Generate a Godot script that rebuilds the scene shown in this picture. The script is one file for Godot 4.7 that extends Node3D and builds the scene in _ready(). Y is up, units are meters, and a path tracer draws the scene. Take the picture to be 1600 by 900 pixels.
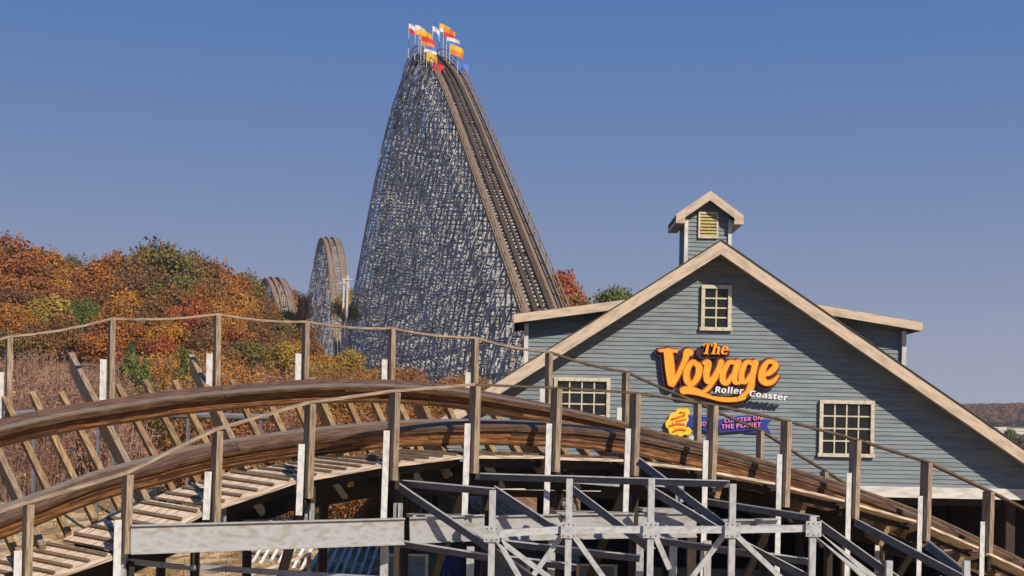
extends Node3D

const F := 2000.0          # focal length in units of a 1600 x 900 picture
const H := 6.5             # height of the lens above the ground
const ROLL := 0.02
var rng := RandomNumberGenerator.new()
var M := {}
var count := {}

# ---------------------------------------------------------------- helpers
func P(px: float, py: float, z: float) -> Vector3:
	var v := Vector3((px - 800.0) / F, (670.0 - py) / F, -1.0) * z
	return v.rotated(Vector3(0, 0, 1), ROLL) + Vector3(0, H, 0)

func ss(a: float, b: float, x: float) -> float:
	var t := clampf((x - a) / (b - a), 0.0, 1.0)
	return t * t * (3.0 - 2.0 * t)

func numbered(called: String) -> String:
	var k: int = count.get(called, 0)
	count[called] = k + 1
	return called if k == 0 else "%s_%03d" % [called, k]

func thing(called: String, label: String, category: String, at := Vector3.ZERO, group := "", kind := "") -> Node3D:
	var o := Node3D.new()
	o.name = numbered(called)
	add_child(o)
	o.position = at
	tag(o, label, category, group, kind)
	return o

func tag(o: Node, label: String, category: String, group := "", kind := "") -> void:
	if label: o.set_meta("label", label)
	if category: o.set_meta("category", category)
	if group: o.set_meta("group", group)
	if kind: o.set_meta("kind", kind)

func nb() -> Dictionary:
	return {"v": PackedVector3Array(), "n": PackedVector3Array(), "u": PackedVector2Array(), "c": PackedColorArray()}

func tri(b: Dictionary, a: Vector3, p: Vector3, q: Vector3, n: Vector3, ua: Vector2, up_: Vector2, uq: Vector2, col: Color) -> void:
	if (a - q).cross(a - p).dot(n) < 0.0:
		var t := p; p = q; q = t
		var t2 := up_; up_ = uq; uq = t2
	b.v.append(a); b.v.append(p); b.v.append(q)
	b.n.append(n); b.n.append(n); b.n.append(n)
	b.u.append(ua); b.u.append(up_); b.u.append(uq)
	b.c.append(col); b.c.append(col); b.c.append(col)

func quad(b: Dictionary, a: Vector3, p: Vector3, q: Vector3, r: Vector3, n: Vector3, col: Color, uv := [Vector2(0, 0), Vector2(1, 0), Vector2(1, 1), Vector2(0, 1)]) -> void:
	tri(b, a, p, q, n, uv[0], uv[1], uv[2], col)
	tri(b, a, q, r, n, uv[0], uv[2], uv[3], col)

# flat face with its own normal, turned away from the point "inside"
func face(b: Dictionary, pts: Array, inside: Vector3, col: Color) -> void:
	var n: Vector3 = (pts[1] - pts[0]).cross(pts[2] - pts[0]).normalized()
	if n.dot(pts[0] - inside) < 0: n = -n
	var ax: Vector3 = (pts[1] - pts[0]).normalized()
	var ay := n.cross(ax)
	for i in range(1, pts.size() - 1):
		tri(b, pts[0], pts[i], pts[i + 1], n, Vector2.ZERO, Vector2((pts[i] - pts[0]).dot(ax), (pts[i] - pts[0]).dot(ay)), Vector2((pts[i + 1] - pts[0]).dot(ax), (pts[i + 1] - pts[0]).dot(ay)), col)

# a straight board from a to z, w wide along "side" and h thick along the other axis
func board(b: Dictionary, a: Vector3, z: Vector3, w: float, h: float, upish: Vector3, col := Color.WHITE, caps := true) -> void:
	var d := z - a
	var L := d.length()
	if L < 1e-4: return
	d /= L
	var s := d.cross(upish)
	if s.length() < 1e-3: s = d.cross(Vector3(0.3, 0.2, 1))
	s = s.normalized()
	var u := s.cross(d).normalized()
	s *= w * 0.5
	u *= h * 0.5
	var o := Vector2(rng.randf() * 9.0, rng.randf() * 9.0)
	var c := [a - s - u, a + s - u, a + s + u, a - s + u, z - s - u, z + s - u, z + s + u, z - s + u]
	quad(b, c[3], c[2], c[6], c[7], u.normalized(), col, [o, o + Vector2(0, w), o + Vector2(L, w), o + Vector2(L, 0)])
	quad(b, c[0], c[1], c[5], c[4], -u.normalized(), col, [o, o + Vector2(0, w), o + Vector2(L, w), o + Vector2(L, 0)])
	quad(b, c[1], c[2], c[6], c[5], s.normalized(), col, [o, o + Vector2(0, h), o + Vector2(L, h), o + Vector2(L, 0)])
	quad(b, c[0], c[3], c[7], c[4], -s.normalized(), col, [o, o + Vector2(0, h), o + Vector2(L, h), o + Vector2(L, 0)])
	if caps:
		quad(b, c[0], c[1], c[2], c[3], -d, col, [o, o + Vector2(w, 0), o + Vector2(w, h), o + Vector2(0, h)])
		quad(b, c[4], c[5], c[6], c[7], d, col, [o, o + Vector2(w, 0), o + Vector2(w, h), o + Vector2(0, h)])

# steel angle: two thin legs
func angle(b: Dictionary, a: Vector3, z: Vector3, w: float, side: Vector3, out: Vector3, col := Color.WHITE) -> void:
	var t := 0.012
	board(b, a + out * t * 0.5, z + out * t * 0.5, w, t, out, col)
	board(b, a + side * (w * 0.5 - t * 0.5) - out * (w * 0.5 + 0.001), z + side * (w * 0.5 - t * 0.5) - out * (w * 0.5 + 0.001), w, t, side, col)

# steel angle with its flange on top, towards the lens, so that the web hangs in the flange's shade
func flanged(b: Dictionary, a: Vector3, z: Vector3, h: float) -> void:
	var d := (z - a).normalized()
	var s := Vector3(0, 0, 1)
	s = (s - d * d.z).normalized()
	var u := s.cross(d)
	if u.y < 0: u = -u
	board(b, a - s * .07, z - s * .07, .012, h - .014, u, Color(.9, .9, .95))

func flange(parent: Node, a: Vector3, z: Vector3, h: float) -> void:
	var d := (z - a).normalized()
	var s := Vector3(0, 0, 1)
	s = (s - d * d.z).normalized()
	var u := s.cross(d)
	if u.y < 0: u = -u
	var b := nb()
	board(b, a + u * h * .5 - s * .02, z + u * h * .5 - s * .02, .115, .014, u)
	put("flange", b, M.galvanised, parent)

func ibeam(b: Dictionary, a: Vector3, z: Vector3, hgt: float, w: float, col := Color.WHITE) -> void:
	var up := Vector3.UP
	var d := (z - a).normalized()
	up = (up - d * d.dot(up)).normalized()
	board(b, a, z, 0.014, hgt - 0.036, up, col)
	board(b, a + up * (hgt * 0.5 - 0.009), z + up * (hgt * 0.5 - 0.009), w, 0.018, up, col)
	board(b, a - up * (hgt * 0.5 - 0.009), z - up * (hgt * 0.5 - 0.009), w, 0.018, up, col)

func tube(b: Dictionary, pts: Array, rad: Array, sides: int, col: Color) -> void:
	var rings := []
	for i in pts.size():
		var d: Vector3 = (pts[mini(i + 1, pts.size() - 1)] - pts[maxi(i - 1, 0)]).normalized()
		var s := d.cross(Vector3(0.31, 0.17, 0.94)).normalized()
		var u := s.cross(d)
		var ring := []
		for k in sides:
			var an := TAU * k / sides
			ring.append(s * cos(an) + u * sin(an))
		rings.append(ring)
	for i in pts.size() - 1:
		for k in sides:
			var k2 := (k + 1) % sides
			var n: Vector3 = (rings[i][k] + rings[i][k2]).normalized()
			quad(b, pts[i] + rings[i][k] * rad[i], pts[i] + rings[i][k2] * rad[i], pts[i + 1] + rings[i + 1][k2] * rad[i + 1], pts[i + 1] + rings[i + 1][k] * rad[i + 1], n, col, [Vector2(i, k * 0.1), Vector2(i, k * 0.1 + 0.1), Vector2(i + 1, k * 0.1 + 0.1), Vector2(i + 1, k * 0.1)])

func mesh_of(b: Dictionary) -> ArrayMesh:
	var arr := []
	arr.resize(Mesh.ARRAY_MAX)
	arr[Mesh.ARRAY_VERTEX] = b.v
	arr[Mesh.ARRAY_NORMAL] = b.n
	arr[Mesh.ARRAY_TEX_UV] = b.u
	arr[Mesh.ARRAY_COLOR] = b.c
	var m := ArrayMesh.new()
	m.add_surface_from_arrays(Mesh.PRIMITIVE_TRIANGLES, arr)
	return m

func put(called: String, b: Dictionary, mat: Material, parent: Node) -> MeshInstance3D:
	return inst(called, mesh_of(b), mat, parent)

func inst(called: String, mesh: Mesh, mat: Material, parent: Node) -> MeshInstance3D:
	var o := MeshInstance3D.new()
	o.mesh = mesh
	o.material_override = mat
	if parent == self:
		o.name = numbered(called)
		add_child(o)
	else:
		o.name = called
		parent.add_child(o, true)
	return o

func one(called: String, a: Vector3, z: Vector3, w: float, h: float, upish: Vector3, mat: Material, parent: Node, col := Color.WHITE) -> MeshInstance3D:
	var b := nb()
	board(b, a, z, w, h, upish, col)
	return put(called, b, mat, parent)

func spline(pts: Array, t: float) -> Vector3:
	t = clampf(t, 0.0, pts.size() - 1.0)
	var i := mini(int(t), pts.size() - 2)
	var f := t - i
	var a: Vector3 = pts[maxi(i - 1, 0)]
	var b: Vector3 = pts[i]
	var c: Vector3 = pts[i + 1]
	var d: Vector3 = pts[mini(i + 2, pts.size() - 1)]
	return b.cubic_interpolate(c, a, d, f)

func grey(lo: float, hi: float) -> Color:
	var g := rng.randf_range(lo, hi)
	return Color(g, g, g)

# ---------------------------------------------------------------- materials
func noise_tex(freq: float, stops: Array, cols: Array, seed_: int, size := 512, oct := 4, normal := false, strength := 4.0) -> NoiseTexture2D:
	var n := FastNoiseLite.new()
	n.seed = seed_
	n.noise_type = FastNoiseLite.TYPE_SIMPLEX_SMOOTH
	n.frequency = freq
	n.fractal_octaves = oct
	var t := NoiseTexture2D.new()
	t.width = size
	t.height = size
	t.seamless = true
	t.noise = n
	if normal:
		t.as_normal_map = true
		t.bump_strength = strength
	else:
		var g := Gradient.new()
		g.offsets = PackedFloat32Array(stops)
		g.colors = PackedColorArray(cols)
		t.color_ramp = g
	return t

func lin(r: float, g: float, b: float) -> Color:
	return Color(r, g, b).linear_to_srgb()

func mat(called: String, albedo: Color, rough: float, tex: Texture2D = null, scale := Vector3.ONE, metal := 0.0, nrm: Texture2D = null, ns := 1.0, tri_ := false) -> StandardMaterial3D:
	var m := StandardMaterial3D.new()
	m.resource_name = called
	m.albedo_color = albedo
	m.roughness = rough
	m.metallic = metal
	m.vertex_color_use_as_albedo = true
	m.uv1_scale = scale
	if tex: m.albedo_texture = tex
	if nrm:
		m.normal_enabled = true
		m.normal_texture = nrm
		m.normal_scale = ns
	if tri_:
		m.uv1_triplanar = true
		m.uv1_world_triplanar = true
	M[called] = m
	return m

func make_materials() -> void:
	var grain := noise_tex(0.03, [0.0, 0.35, 0.5, 0.62, 1.0], [lin(.30, .27, .24), lin(.62, .58, .54), lin(.85, .83, .80), lin(.95, .94, .92), lin(1, 1, 1)], 3, 512, 5)
	var dark_grain := noise_tex(0.03, [0.0, 0.4, 0.55, 0.7, 1.0], [lin(.25, .2, .16), lin(.5, .42, .35), lin(.85, .75, .65), lin(1, .95, .85), lin(1, 1, .95)], 8, 512, 5)
	var blotch := noise_tex(0.012, [0.0, 0.4, 0.6, 1.0], [lin(.6, .6, .6), lin(.85, .85, .85), lin(.97, .97, .97), lin(1, 1, 1)], 11, 512, 5)
	var gn := noise_tex(0.04, [], [], 4, 512, 4, true, 6.0)
	var G := Vector3(0.16, 2.2, 1)
	mat("post_wood", lin(.40, .31, .225), .85, grain, G, 0.0, gn, .5)
	mat("rail_cap", lin(.20, .125, .08), .6, dark_grain, G, 0.0, gn, .3)
	mat("rail_layer", lin(.40, .215, .09), .7, dark_grain, G, 0.0, gn, .5)
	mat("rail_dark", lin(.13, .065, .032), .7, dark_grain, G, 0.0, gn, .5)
	mat("running_steel", lin(.36, .27, .19), .48, blotch, Vector3(.3, 2, 1), .5)
	mat("shade_and_pipe_steel", lin(.15, .155, .18), .6, blotch, Vector3(.8, 1.6, 1))  # darkened to put the flange's shade into the web colour; pipes share it
	mat("tie_wood", lin(.43, .29, .15), .85, grain, G, 0.0, gn, .5)
	mat("deck", lin(.72, .585, .46), .85, grain, G, 0.0, gn, .5)
	mat("cleat", lin(.20, .14, .09), .85, grain, G)
	mat("shade_and_old_wood", lin(.22, .16, .11), .9, grain, G, 0.0, gn, .5)  # also darkens the right-hand handrails, painting in their shaded side
	mat("galvanised", lin(.54, .56, .585), .5, blotch, Vector3(.8, 1.6, 1), .25)
	var stain := noise_tex(0.015, [0.0, 0.3, 0.42, 0.55, 0.72, 1.0], [lin(.66, .56, .44), lin(.80, .75, .68), lin(.86, .86, .85), lin(.95, .95, .95), lin(.88, .87, .84), lin(.72, .6, .42)], 21, 512, 5)
	mat("beam_steel", lin(.43, .445, .465), .55, stain, Vector3(.35, .8, 1), .2)
	mat("hill_steel", lin(.47, .475, .47), .6)
	mat("pale_steel", lin(.62, .625, .63), .6, blotch, Vector3(.8, 1.6, 1))
	mat("shade_dark_wood", lin(.035, .028, .022), .85, grain, G)  # near-black tone puts the shade under the deck into the timber
	mat("hill_wood", lin(.30, .22, .155), .9, grain, G)
	mat("hill_rail", lin(.115, .075, .05), .7, dark_grain, G)
	mat("siding", lin(.205, .25, .28), .7, blotch, Vector3(.12, .9, 1), 0.0, gn, .15)
	mat("wall_inner", lin(.17, .22, .26), .9, blotch)
	mat("trim", lin(.62, .50, .38), .75, blotch, Vector3(.25, 1.1, 1))
	mat("white_trim", lin(.70, .68, .64), .7, blotch, Vector3(.25, 1.1, 1))
	mat("louvre", lin(.50, .42, .17), .75, blotch)
	mat("cream", lin(.66, .60, .46), .7, blotch)
	mat("shingle", lin(.085, .072, .062), .95, noise_tex(.08, [0, .5, 1], [lin(.5, .5, .5), lin(.9, .9, .88), lin(1, 1, 1)], 31, 256, 4), Vector3(1, 2, 1))
	var gl := mat("glass", lin(.018, .018, .016), .08)
	gl.metallic_specular = .5
	mat("dark_wood", lin(.06, .045, .035), .9, grain, G)
	mat("concrete", lin(.46, .42, .36), .9, blotch)
	mat("blue_paint", lin(.03, .04, .22), .6)
	mat("screw", lin(.2, .2, .2), .5, null, Vector3.ONE, .6)
	# sign
	mat("sign_back", lin(.035, .008, .012), .5)
	mat("sign_rim", lin(.62, .12, .012), .5)
	mat("sign_face", lin(.95, .42, .03), .45, noise_tex(.01, [0, .45, .6, 1], [lin(.85, .75, .6), lin(1, .95, .9), lin(1, 1.0, 1), lin(1, 1, 1)], 41, 256, 3), Vector3(1, 1, 1))
	mat("sign_white", lin(.85, .85, .88), .5)
	mat("sign_blue", lin(.02, .035, .30), .5)
	mat("sign_blue_dark", lin(.035, .02, .16), .5)
	mat("sign_pink", lin(.75, .25, .48), .5)
	mat("sign_yellow", lin(.88, .58, .03), .5)
	mat("sign_red", lin(.72, .14, .02), .5)
	for f in [["flag_red", .70, .03, .03], ["flag_yellow", .85, .52, .04], ["flag_blue", .10, .20, .62], ["flag_white", .78, .76, .74], ["flag_orange", .80, .26, .03], ["flag_green", .05, .2, .15]]:
		var fm := mat(f[0], lin(f[1], f[2], f[3]), .8)
		fm.backlight_enabled = true
		fm.backlight = lin(f[1] * .4, f[2] * .4, f[3] * .4)
	# vegetation and ground
	var lf := mat("leaf", Color.WHITE, .75)
	lf.backlight_enabled = true
	lf.backlight = lin(.06, .045, .015)
	mat("bark", lin(.16, .125, .10), .95, grain, Vector3(1, 2, 1))
	mat("twig", lin(.36, .235, .185), .95)
	mat("ground", Color.WHITE, .95, noise_tex(.01, [0.0, .3, .42, .52, .62, .75, 1.0], [lin(.16, .11, .05), lin(.24, .15, .06), lin(.36, .23, .10), lin(.47, .33, .18), lin(.54, .41, .25), lin(.40, .26, .10), lin(.17, .14, .05)], 51, 1024, 6), Vector3(.05, .05, .05), 0.0, noise_tex(.05, [], [], 52, 512, 5, true, 8.0), 1.0, true)

# ---------------------------------------------------------------- ground
func gh(x: float, z: float) -> float:   # z is the distance in front of the lens
	var prof := [[0, 0.0], [24, 0.2], [33, 1.7], [44, 3.2], [60, 5.6], [90, 8.2], [130, 10.5], [200, 15.0], [320, 21.0], [700, 26.0], [4000, 26.0]]
	var h := 0.0
	for i in prof.size() - 1:
		if z <= prof[i + 1][0]:
			h = lerpf(prof[i][1], prof[i + 1][1], clampf((z - prof[i][0]) / (prof[i + 1][0] - prof[i][0]), 0, 1))
			break
	var left := 1.0 - ss(-4.0 - z * 0.02, 5.0 + z * 0.03, x)
	h *= left
	h += 6.0 * ss(80, 140, z) * (1.0 - ss(-60, -25, x)) * (1.0 - ss(300, 700, z) * .5)
	h += 27.0 * ss(620, 1050, z) * ss(60, 240, x) * (1.0 - .25 * sin(x * .006 + 1.0))
	return h

func make_ground() -> void:
	var zs := []
	var z := -30.0
	while z < 4200.0:
		zs.append(z)
		z += maxf(3.0, absf(z) * 0.07)
	var xs := []
	var x := 0.0
	var half := []
	while x < 3500.0:
		half.append(x)
		x += maxf(2.5, x * 0.1)
	for i in range(half.size() - 1, 0, -1): xs.append(-half[i])
	for v in half: xs.append(v)
	var n := FastNoiseLite.new()
	n.seed = 5
	n.frequency = .08
	var b := nb()
	var pt := func(xx: float, zz: float) -> Vector3: return Vector3(xx, gh(xx, zz) + n.get_noise_2d(xx, zz) * .25 * ss(26, 40, zz), -zz)
	for i in zs.size() - 1:
		for j in xs.size() - 1:
			var a: Vector3 = pt.call(xs[j], zs[i])
			var c: Vector3 = pt.call(xs[j + 1], zs[i])
			var d: Vector3 = pt.call(xs[j + 1], zs[i + 1])
			var e: Vector3 = pt.call(xs[j], zs[i + 1])
			var nn := (c - a).cross(e - a).normalized()
			if nn.y < 0: nn = -nn
			var litter := ss(46, 60, zs[i]) * (1.0 - ss(-2, 8, xs[j]))
			var field := ss(150, 250, zs[i]) * ss(20, 60, xs[j])
			var cc := Color(1, 1, 1).lerp(Color(.52, .36, .26), litter).lerp(Color(.55, .62, .35), field)
			quad(b, a, c, d, e, nn, cc)
	var o := put("ground", b, M.ground, self)
	tag(o, "sandy ground with dry orange grass and fallen leaves", "ground", "", "structure")

# ---------------------------------------------------------------- foreground track
var O := []
var I := []
func frame(t: float) -> Dictionary:
	var o := spline(O, t)
	var i := spline(I, t)
	var tan := ((spline(O, t + .05) - spline(O, t - .05)).normalized() + (spline(I, t + .05) - spline(I, t - .05)).normalized()).normalized()
	var d := (i - o).normalized()
	var n := d.cross(tan)
	if n.y < 0: n = -n
	n = n.normalized()
	return {"o": o, "i": i, "t": tan, "d": d, "n": n}

func plank(t0: float, t1: float, inner: bool, across: float, depth: float, w: float, h: float, mat_: Material, parent: Node, called: String, col: Color) -> void:
	var b := nb()
	var steps := maxi(2, int((t1 - t0) / .22))
	var prev := []
	var pl := 0.0
	var o := rng.randf() * 7.0
	var last := Vector3.ZERO
	for k in steps + 1:
		var f := frame(lerpf(t0, t1, float(k) / steps))
		var c: Vector3 = (f.i if inner else f.o) + f.d * across - f.n * (depth + h * .5)
		var s: Vector3 = f.d * w * .5
		var u: Vector3 = f.n * h * .5
		var ring := [c - s - u, c + s - u, c + s + u, c - s + u]
		if k > 0:
			var l := pl + c.distance_to(last)
			for e in 4:
				var e2 := (e + 1) % 4
				var nn: Vector3 = [-u, s, u, -s][e].normalized()
				var wd: float = w if e % 2 == 0 else h
				quad(b, prev[e], prev[e2], ring[e2], ring[e], nn, col, [Vector2(o + pl, o), Vector2(o + pl, o + wd), Vector2(o + l, o + wd), Vector2(o + l, o)])
			pl = l
		if k == 0 or k == steps:
			quad(b, ring[0], ring[1], ring[2], ring[3], f.t if k else -f.t, col)
		prev = ring
		last = c
	put(called, b, mat_, parent)

func make_track() -> void:
	for a in [[-190, 722, 17.3], [-60, 682, 18.2], [0, 664, 18.6], [97, 643, 19.2], [190, 629, 19.7], [280, 616, 20.1], [400, 605, 20.5], [500, 599, 20.8], [610, 599, 21.1], [700, 606, 21.35], [750, 614, 21.5], [860, 634, 21.8], [950, 654, 22.2], [1000, 667, 22.45], [1100, 693, 22.95], [1200, 721, 23.4], [1260, 738, 23.6], [1337, 762, 23.85], [1448, 803, 24.3], [1545, 848, 24.65], [1640, 895, 24.95]]:
		O.append(P(a[0], a[1], a[2]))
	for a in [[-140, 862, 16.0], [0, 803, 16.9], [55, 782, 17.2], [150, 746, 17.8], [240, 722, 18.3], [325, 701, 18.7], [438, 683, 19.1], [533, 672, 19.4], [640, 663, 19.7], [728, 661, 19.95], [778, 661, 20.1], [887, 666, 20.5], [980, 677, 20.9], [1032, 687, 21.15], [1135, 711, 21.65], [1238, 739, 22.05], [1298, 757, 22.25], [1378, 784, 22.5], [1490, 829, 22.95], [1590, 876, 23.3], [1690, 925, 23.6]]:
		I.append(P(a[0], a[1], a[2]))
	var tk := thing("roller_coaster_track", "wooden coaster track curving over a hump in front of the station", "coaster track")
	# rails: layered planks
	for inner in [false, true]:
		var r := Node3D.new()
		r.name = "rail"
		tk.add_child(r, true)
		var depth := 0.0
		for j in 8:
			var wide := j < 2
			var t := 0.0 if j % 2 == 0 else -1.2 + rng.randf() * .5
			t = maxf(t, 0.0)
			var first := true
			while t < 20.0:
				var t1 := minf(20.0, t + rng.randf_range(2.4, 3.4) * (.6 if first and j % 2 else 1.0))
				first = false
				var col := grey(.75, 1.0)
				if j >= 2: col = col * Color(1, rng.randf_range(.88, 1.0), rng.randf_range(.8, 1.0))
				col.a = 1
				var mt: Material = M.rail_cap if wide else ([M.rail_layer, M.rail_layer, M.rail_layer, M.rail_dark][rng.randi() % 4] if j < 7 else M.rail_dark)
				plank(t, t1 - .008, inner, rng.randf_range(-.006, .006) + (0.0 if wide else .02 * (1 if inner else -1)), depth, (.33 if wide else .215) + rng.randf_range(-.008, .008), .039, mt, r, "plank", col)
				t = t1
			depth += .0405
		plank(0, 20, inner, (-.10 if inner else .10), -.011, .10, .011, M.running_steel, r, "running_strip", Color.WHITE)
	# ties and ledger beams, set out along the arc
	var L := 0.0
	var t := 0.02
	var k := 0
	while t < 19.95:
		var f := frame(t)
		var under: Vector3 = -f.n * (.0405 * 8 + .001)
		var big := k % 4 == 0
		var dd: Vector3 = f.d
		var col := grey(.72, 1.08)
		col = col * Color(1, rng.randf_range(.93, 1.02), rng.randf_range(.85, 1.0)); col.a = 1
		if big:
			var out_len := lerpf(2.55, .6, ss(4.4, 8.0, t))
			one("ledger_beam", f.o - dd * (out_len) + under - f.n * .182, f.i + dd * .55 + under - f.n * .182, .085, .36, f.n, M.post_wood if t < 5.5 else M.tie_wood, tk, col)
		else:
			var o2 := lerpf(rng.randf_range(1.2, 1.34), .42, ss(4.6, 8.0, t))
			one("tie", f.o - dd * o2 + under - f.n * .06, f.i + dd * rng.randf_range(.4, .5) + under - f.n * .06, .085, .12, f.n, M.tie_wood, tk, col)
		k += 1
		# step on by half a metre of the outer rail
		var want := .42
		var p0: Vector3 = f.o
		while t < 20.0 and spline(O, t).distance_to(p0) < want: t += .01
	# inner handrail posts: x, top, foot of wood, top of steel, foot of steel, distance
	var ip := [[-110, 835, 965, 910, 9999, 15.6], [45, 785, 908, 860, 9999, 16.2], [200, 739, 862, 812, 9999, 16.8], [340, 671, 817, 737, 812, 17.4], [485, 629, 776, 694, 805, 18.0], [617, 611, 748, 673, 812, 18.6], [743, 601, 737, 662, 806, 19.2], [870, 606, 735, 662, 812, 19.7], [993, 614, 741, 670, 812, 20.2], [1114, 632, 759, 688, 9999, 20.7], [1229, 657, 790, 710, 9999, 21.1], [1337, 686, 808, 739, 9999, 21.5], [1448, 721, 843, 775, 9999, 22.0], [1545, 766, 862, 815, 9999, 22.4], [1642, 815, 915, 865, 9999, 22.8]]
	var tops := []
	var along := []
	for a in ip: tops.append(P(a[0], a[1], a[5]))
	for i in ip.size():
		var d: Vector3 = tops[mini(i + 1, ip.size() - 1)] - tops[maxi(i - 1, 0)]
		d.y = 0
		along.append(d.normalized())
	for i in ip.size():
		var a = ip[i]
		var al: Vector3 = along[i]
		var inn := Vector3(-al.z, 0, al.x)     # towards the lens
		if inn.z < 0: inn = -inn
		var top: Vector3 = tops[i] - Vector3(0, .022, 0)
		var hgt: float = (a[2] - a[1]) * a[5] / F
		var lean := Vector3(-.012 * hgt, 0, 0)
		one("post", top, top - Vector3(0, hgt, 0) + lean, .088, .20, inn.rotated(Vector3.UP, .10), M.post_wood, tk, grey(.78, 1.08))
		# galvanised angle beside the post
		var st := P(a[0], a[3], a[5])
		st.x = top.x; st.z = top.z
		var foot := 0.0 if a[4] > 2000 else P(a[0], a[4], a[5]).y
		st += -al * .118
		var b := nb()
		angle(b, st, Vector3(st.x - .02, foot, st.z), .095, al, inn)
		put("steel_post", b, M.pale_steel, tk)
		# handrail board to the next post
		if i < ip.size() - 1:
			var e0: Vector3 = tops[i] - along[i] * .03
			var e1: Vector3 = tops[i + 1] - along[i + 1] * .034
			one("handrail", e0, e1, .14, .04 if a[0] < 700 else .034, Vector3.UP, M.post_wood if a[0] < 700 else M.shade_and_old_wood, tk, grey(.95, 1.15) if a[0] < 700 else grey(.55, .7))  # boards past the hump are coloured dark for their shaded side
			# walkway panel between this post and the next
			var c0: Vector3 = top.lerp(tops[i + 1], .05) - Vector3(0, 1.05, 0) - inn * .02
			var c1: Vector3 = top.lerp(tops[i + 1], .93) - Vector3(0, 1.05, 0) - inn * .02
			var wid := 1.12
			var rise := lerpf(.12, .02, ss(-500, 400, a[0] - 560.0))
			var back := (-inn.rotated(Vector3.UP, .68) * wid + Vector3(0, rise, 0)).normalized()
			var upn := (c1 - c0).cross(back).normalized()
			if upn.y < 0: upn = -upn
			var pn := nb()
			var crn := [c0, c1, c1 + back * wid, c0 + back * wid]
			var mid4: Vector3 = (crn[0] + crn[2]) * .5 - upn * .02
			face(pn, crn, mid4, Color.WHITE)
			var low := []
			for v in crn: low.append(v - upn * .04)
			face(pn, low, mid4, Color.WHITE)
			for e in 4: face(pn, [crn[e], crn[(e + 1) % 4], low[(e + 1) % 4], low[e]], mid4, Color.WHITE)
			var pan := put("walkway_panel", pn, M.deck, tk)
			for q in 5:
				var m := c0.lerp(c1, (q + .6) / 5.0)
				one("cleat", m + back * .10 + upn * .016, m + back * (wid - .05) + upn * .016, .055, .034, upn, M.cleat, pan, grey(.8, 1.2))
			# the walkway's edge joist and the deep chord under the track
			one("edge_joist", c0 - inn * .30 - Vector3(0, .10, 0), c1 - inn * .30 - Vector3(0, .10, 0), .045, .17, Vector3.UP, M.shade_dark_wood, tk, grey(.8, 1.2))
			one("chord", c0 - inn * 1.05 - Vector3(0, .34, 0) - along[i] * .1, c1 - inn * 1.05 - Vector3(0, .34, 0) + along[i] * .1, .075, .42, Vector3.UP, M.shade_dark_wood, tk, grey(.7, 1.1))  # shade below the walkway is painted into joist and chord
		# cross beam of the bent, under everything, and its outer leg
		var cb: Vector3 = top - Vector3(0, 1.28, 0) + al * .09
		one("cross_beam", cb - inn * .06, cb - inn * 3.1, .07, .24, Vector3.UP, M.shade_dark_wood, tk, grey(.7, 1.5))
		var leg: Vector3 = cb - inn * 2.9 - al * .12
		one("outer_leg", leg + Vector3(0, .3, 0), Vector3(leg.x, gh(leg.x, -leg.z) - .2, leg.z), .12, .12, inn, M.shade_dark_wood, tk, grey(.8, 1.5))
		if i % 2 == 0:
			one("sway_brace", cb - inn * .2 - Vector3(0, .1, 0) - al * .1, cb - inn * 2.7 - Vector3(0, 3.2, 0) - al * .1, .05, .14, al, M.shade_dark_wood, tk, grey(.8, 1.5))
	# outer handrail
	var op := [[-150, 560, 615, 18.4], [15, 526, 582, 19.0], [175, 498, 562, 19.6], [340, 491, 553, 20.3], [478, 503, 553, 20.8], [612, 513, 562, 21.5], [742, 528, 582, 22.1], [858, 550, 604, 22.6], [978, 581, 637, 23.1], [1090, 629, 681, 23.5], [1188, 672, 724, 23.9], [1288, 735, 790, 24.3], [1380, 790, 840, 24.7], [1480, 850, 900, 25.1]]
	var ot := []
	for a in op:
		a[3] += .95
		ot.append(P(a[0], a[1], a[3]))
	for i in op.size():
		var d: Vector3 = ot[mini(i + 1, op.size() - 1)] - ot[maxi(i - 1, 0)]
		d.y = 0
		var al := d.normalized()
		var inn := Vector3(-al.z, 0, al.x)
		if inn.z < 0: inn = -inn
		var top: Vector3 = ot[i] - Vector3(0, .022, 0)
		one("post", top, top - Vector3(-.01, 1.5, 0), .08, .17, inn.rotated(Vector3.UP, .10), M.post_wood, tk, grey(.8, 1.1))
		var st := P(op[i][0], op[i][2], op[i][3])
		st = Vector3(top.x, st.y, top.z) - al * .12
		var b := nb()
		angle(b, st, st - Vector3(0, .72, 0), .10, al, inn)
		put("steel_post", b, M.pale_steel, tk)
		if i < op.size() - 1:
			# the board sags a little between the posts
			var e0: Vector3 = ot[i]
			var e1: Vector3 = ot[i + 1]
			var sag := .045 if i < 8 else .015
			var hb := nb()
			for q in 4:
				var f0 := q / 4.0
				var f1 := (q + 1) / 4.0
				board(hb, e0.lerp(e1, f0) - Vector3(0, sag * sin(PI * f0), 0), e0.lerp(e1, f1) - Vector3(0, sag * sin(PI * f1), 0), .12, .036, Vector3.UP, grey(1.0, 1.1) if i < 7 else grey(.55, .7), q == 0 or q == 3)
			put("handrail", hb, M.post_wood if i < 7 else M.shade_and_old_wood, tk)  # later boards take the darker wood as painted shade

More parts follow.
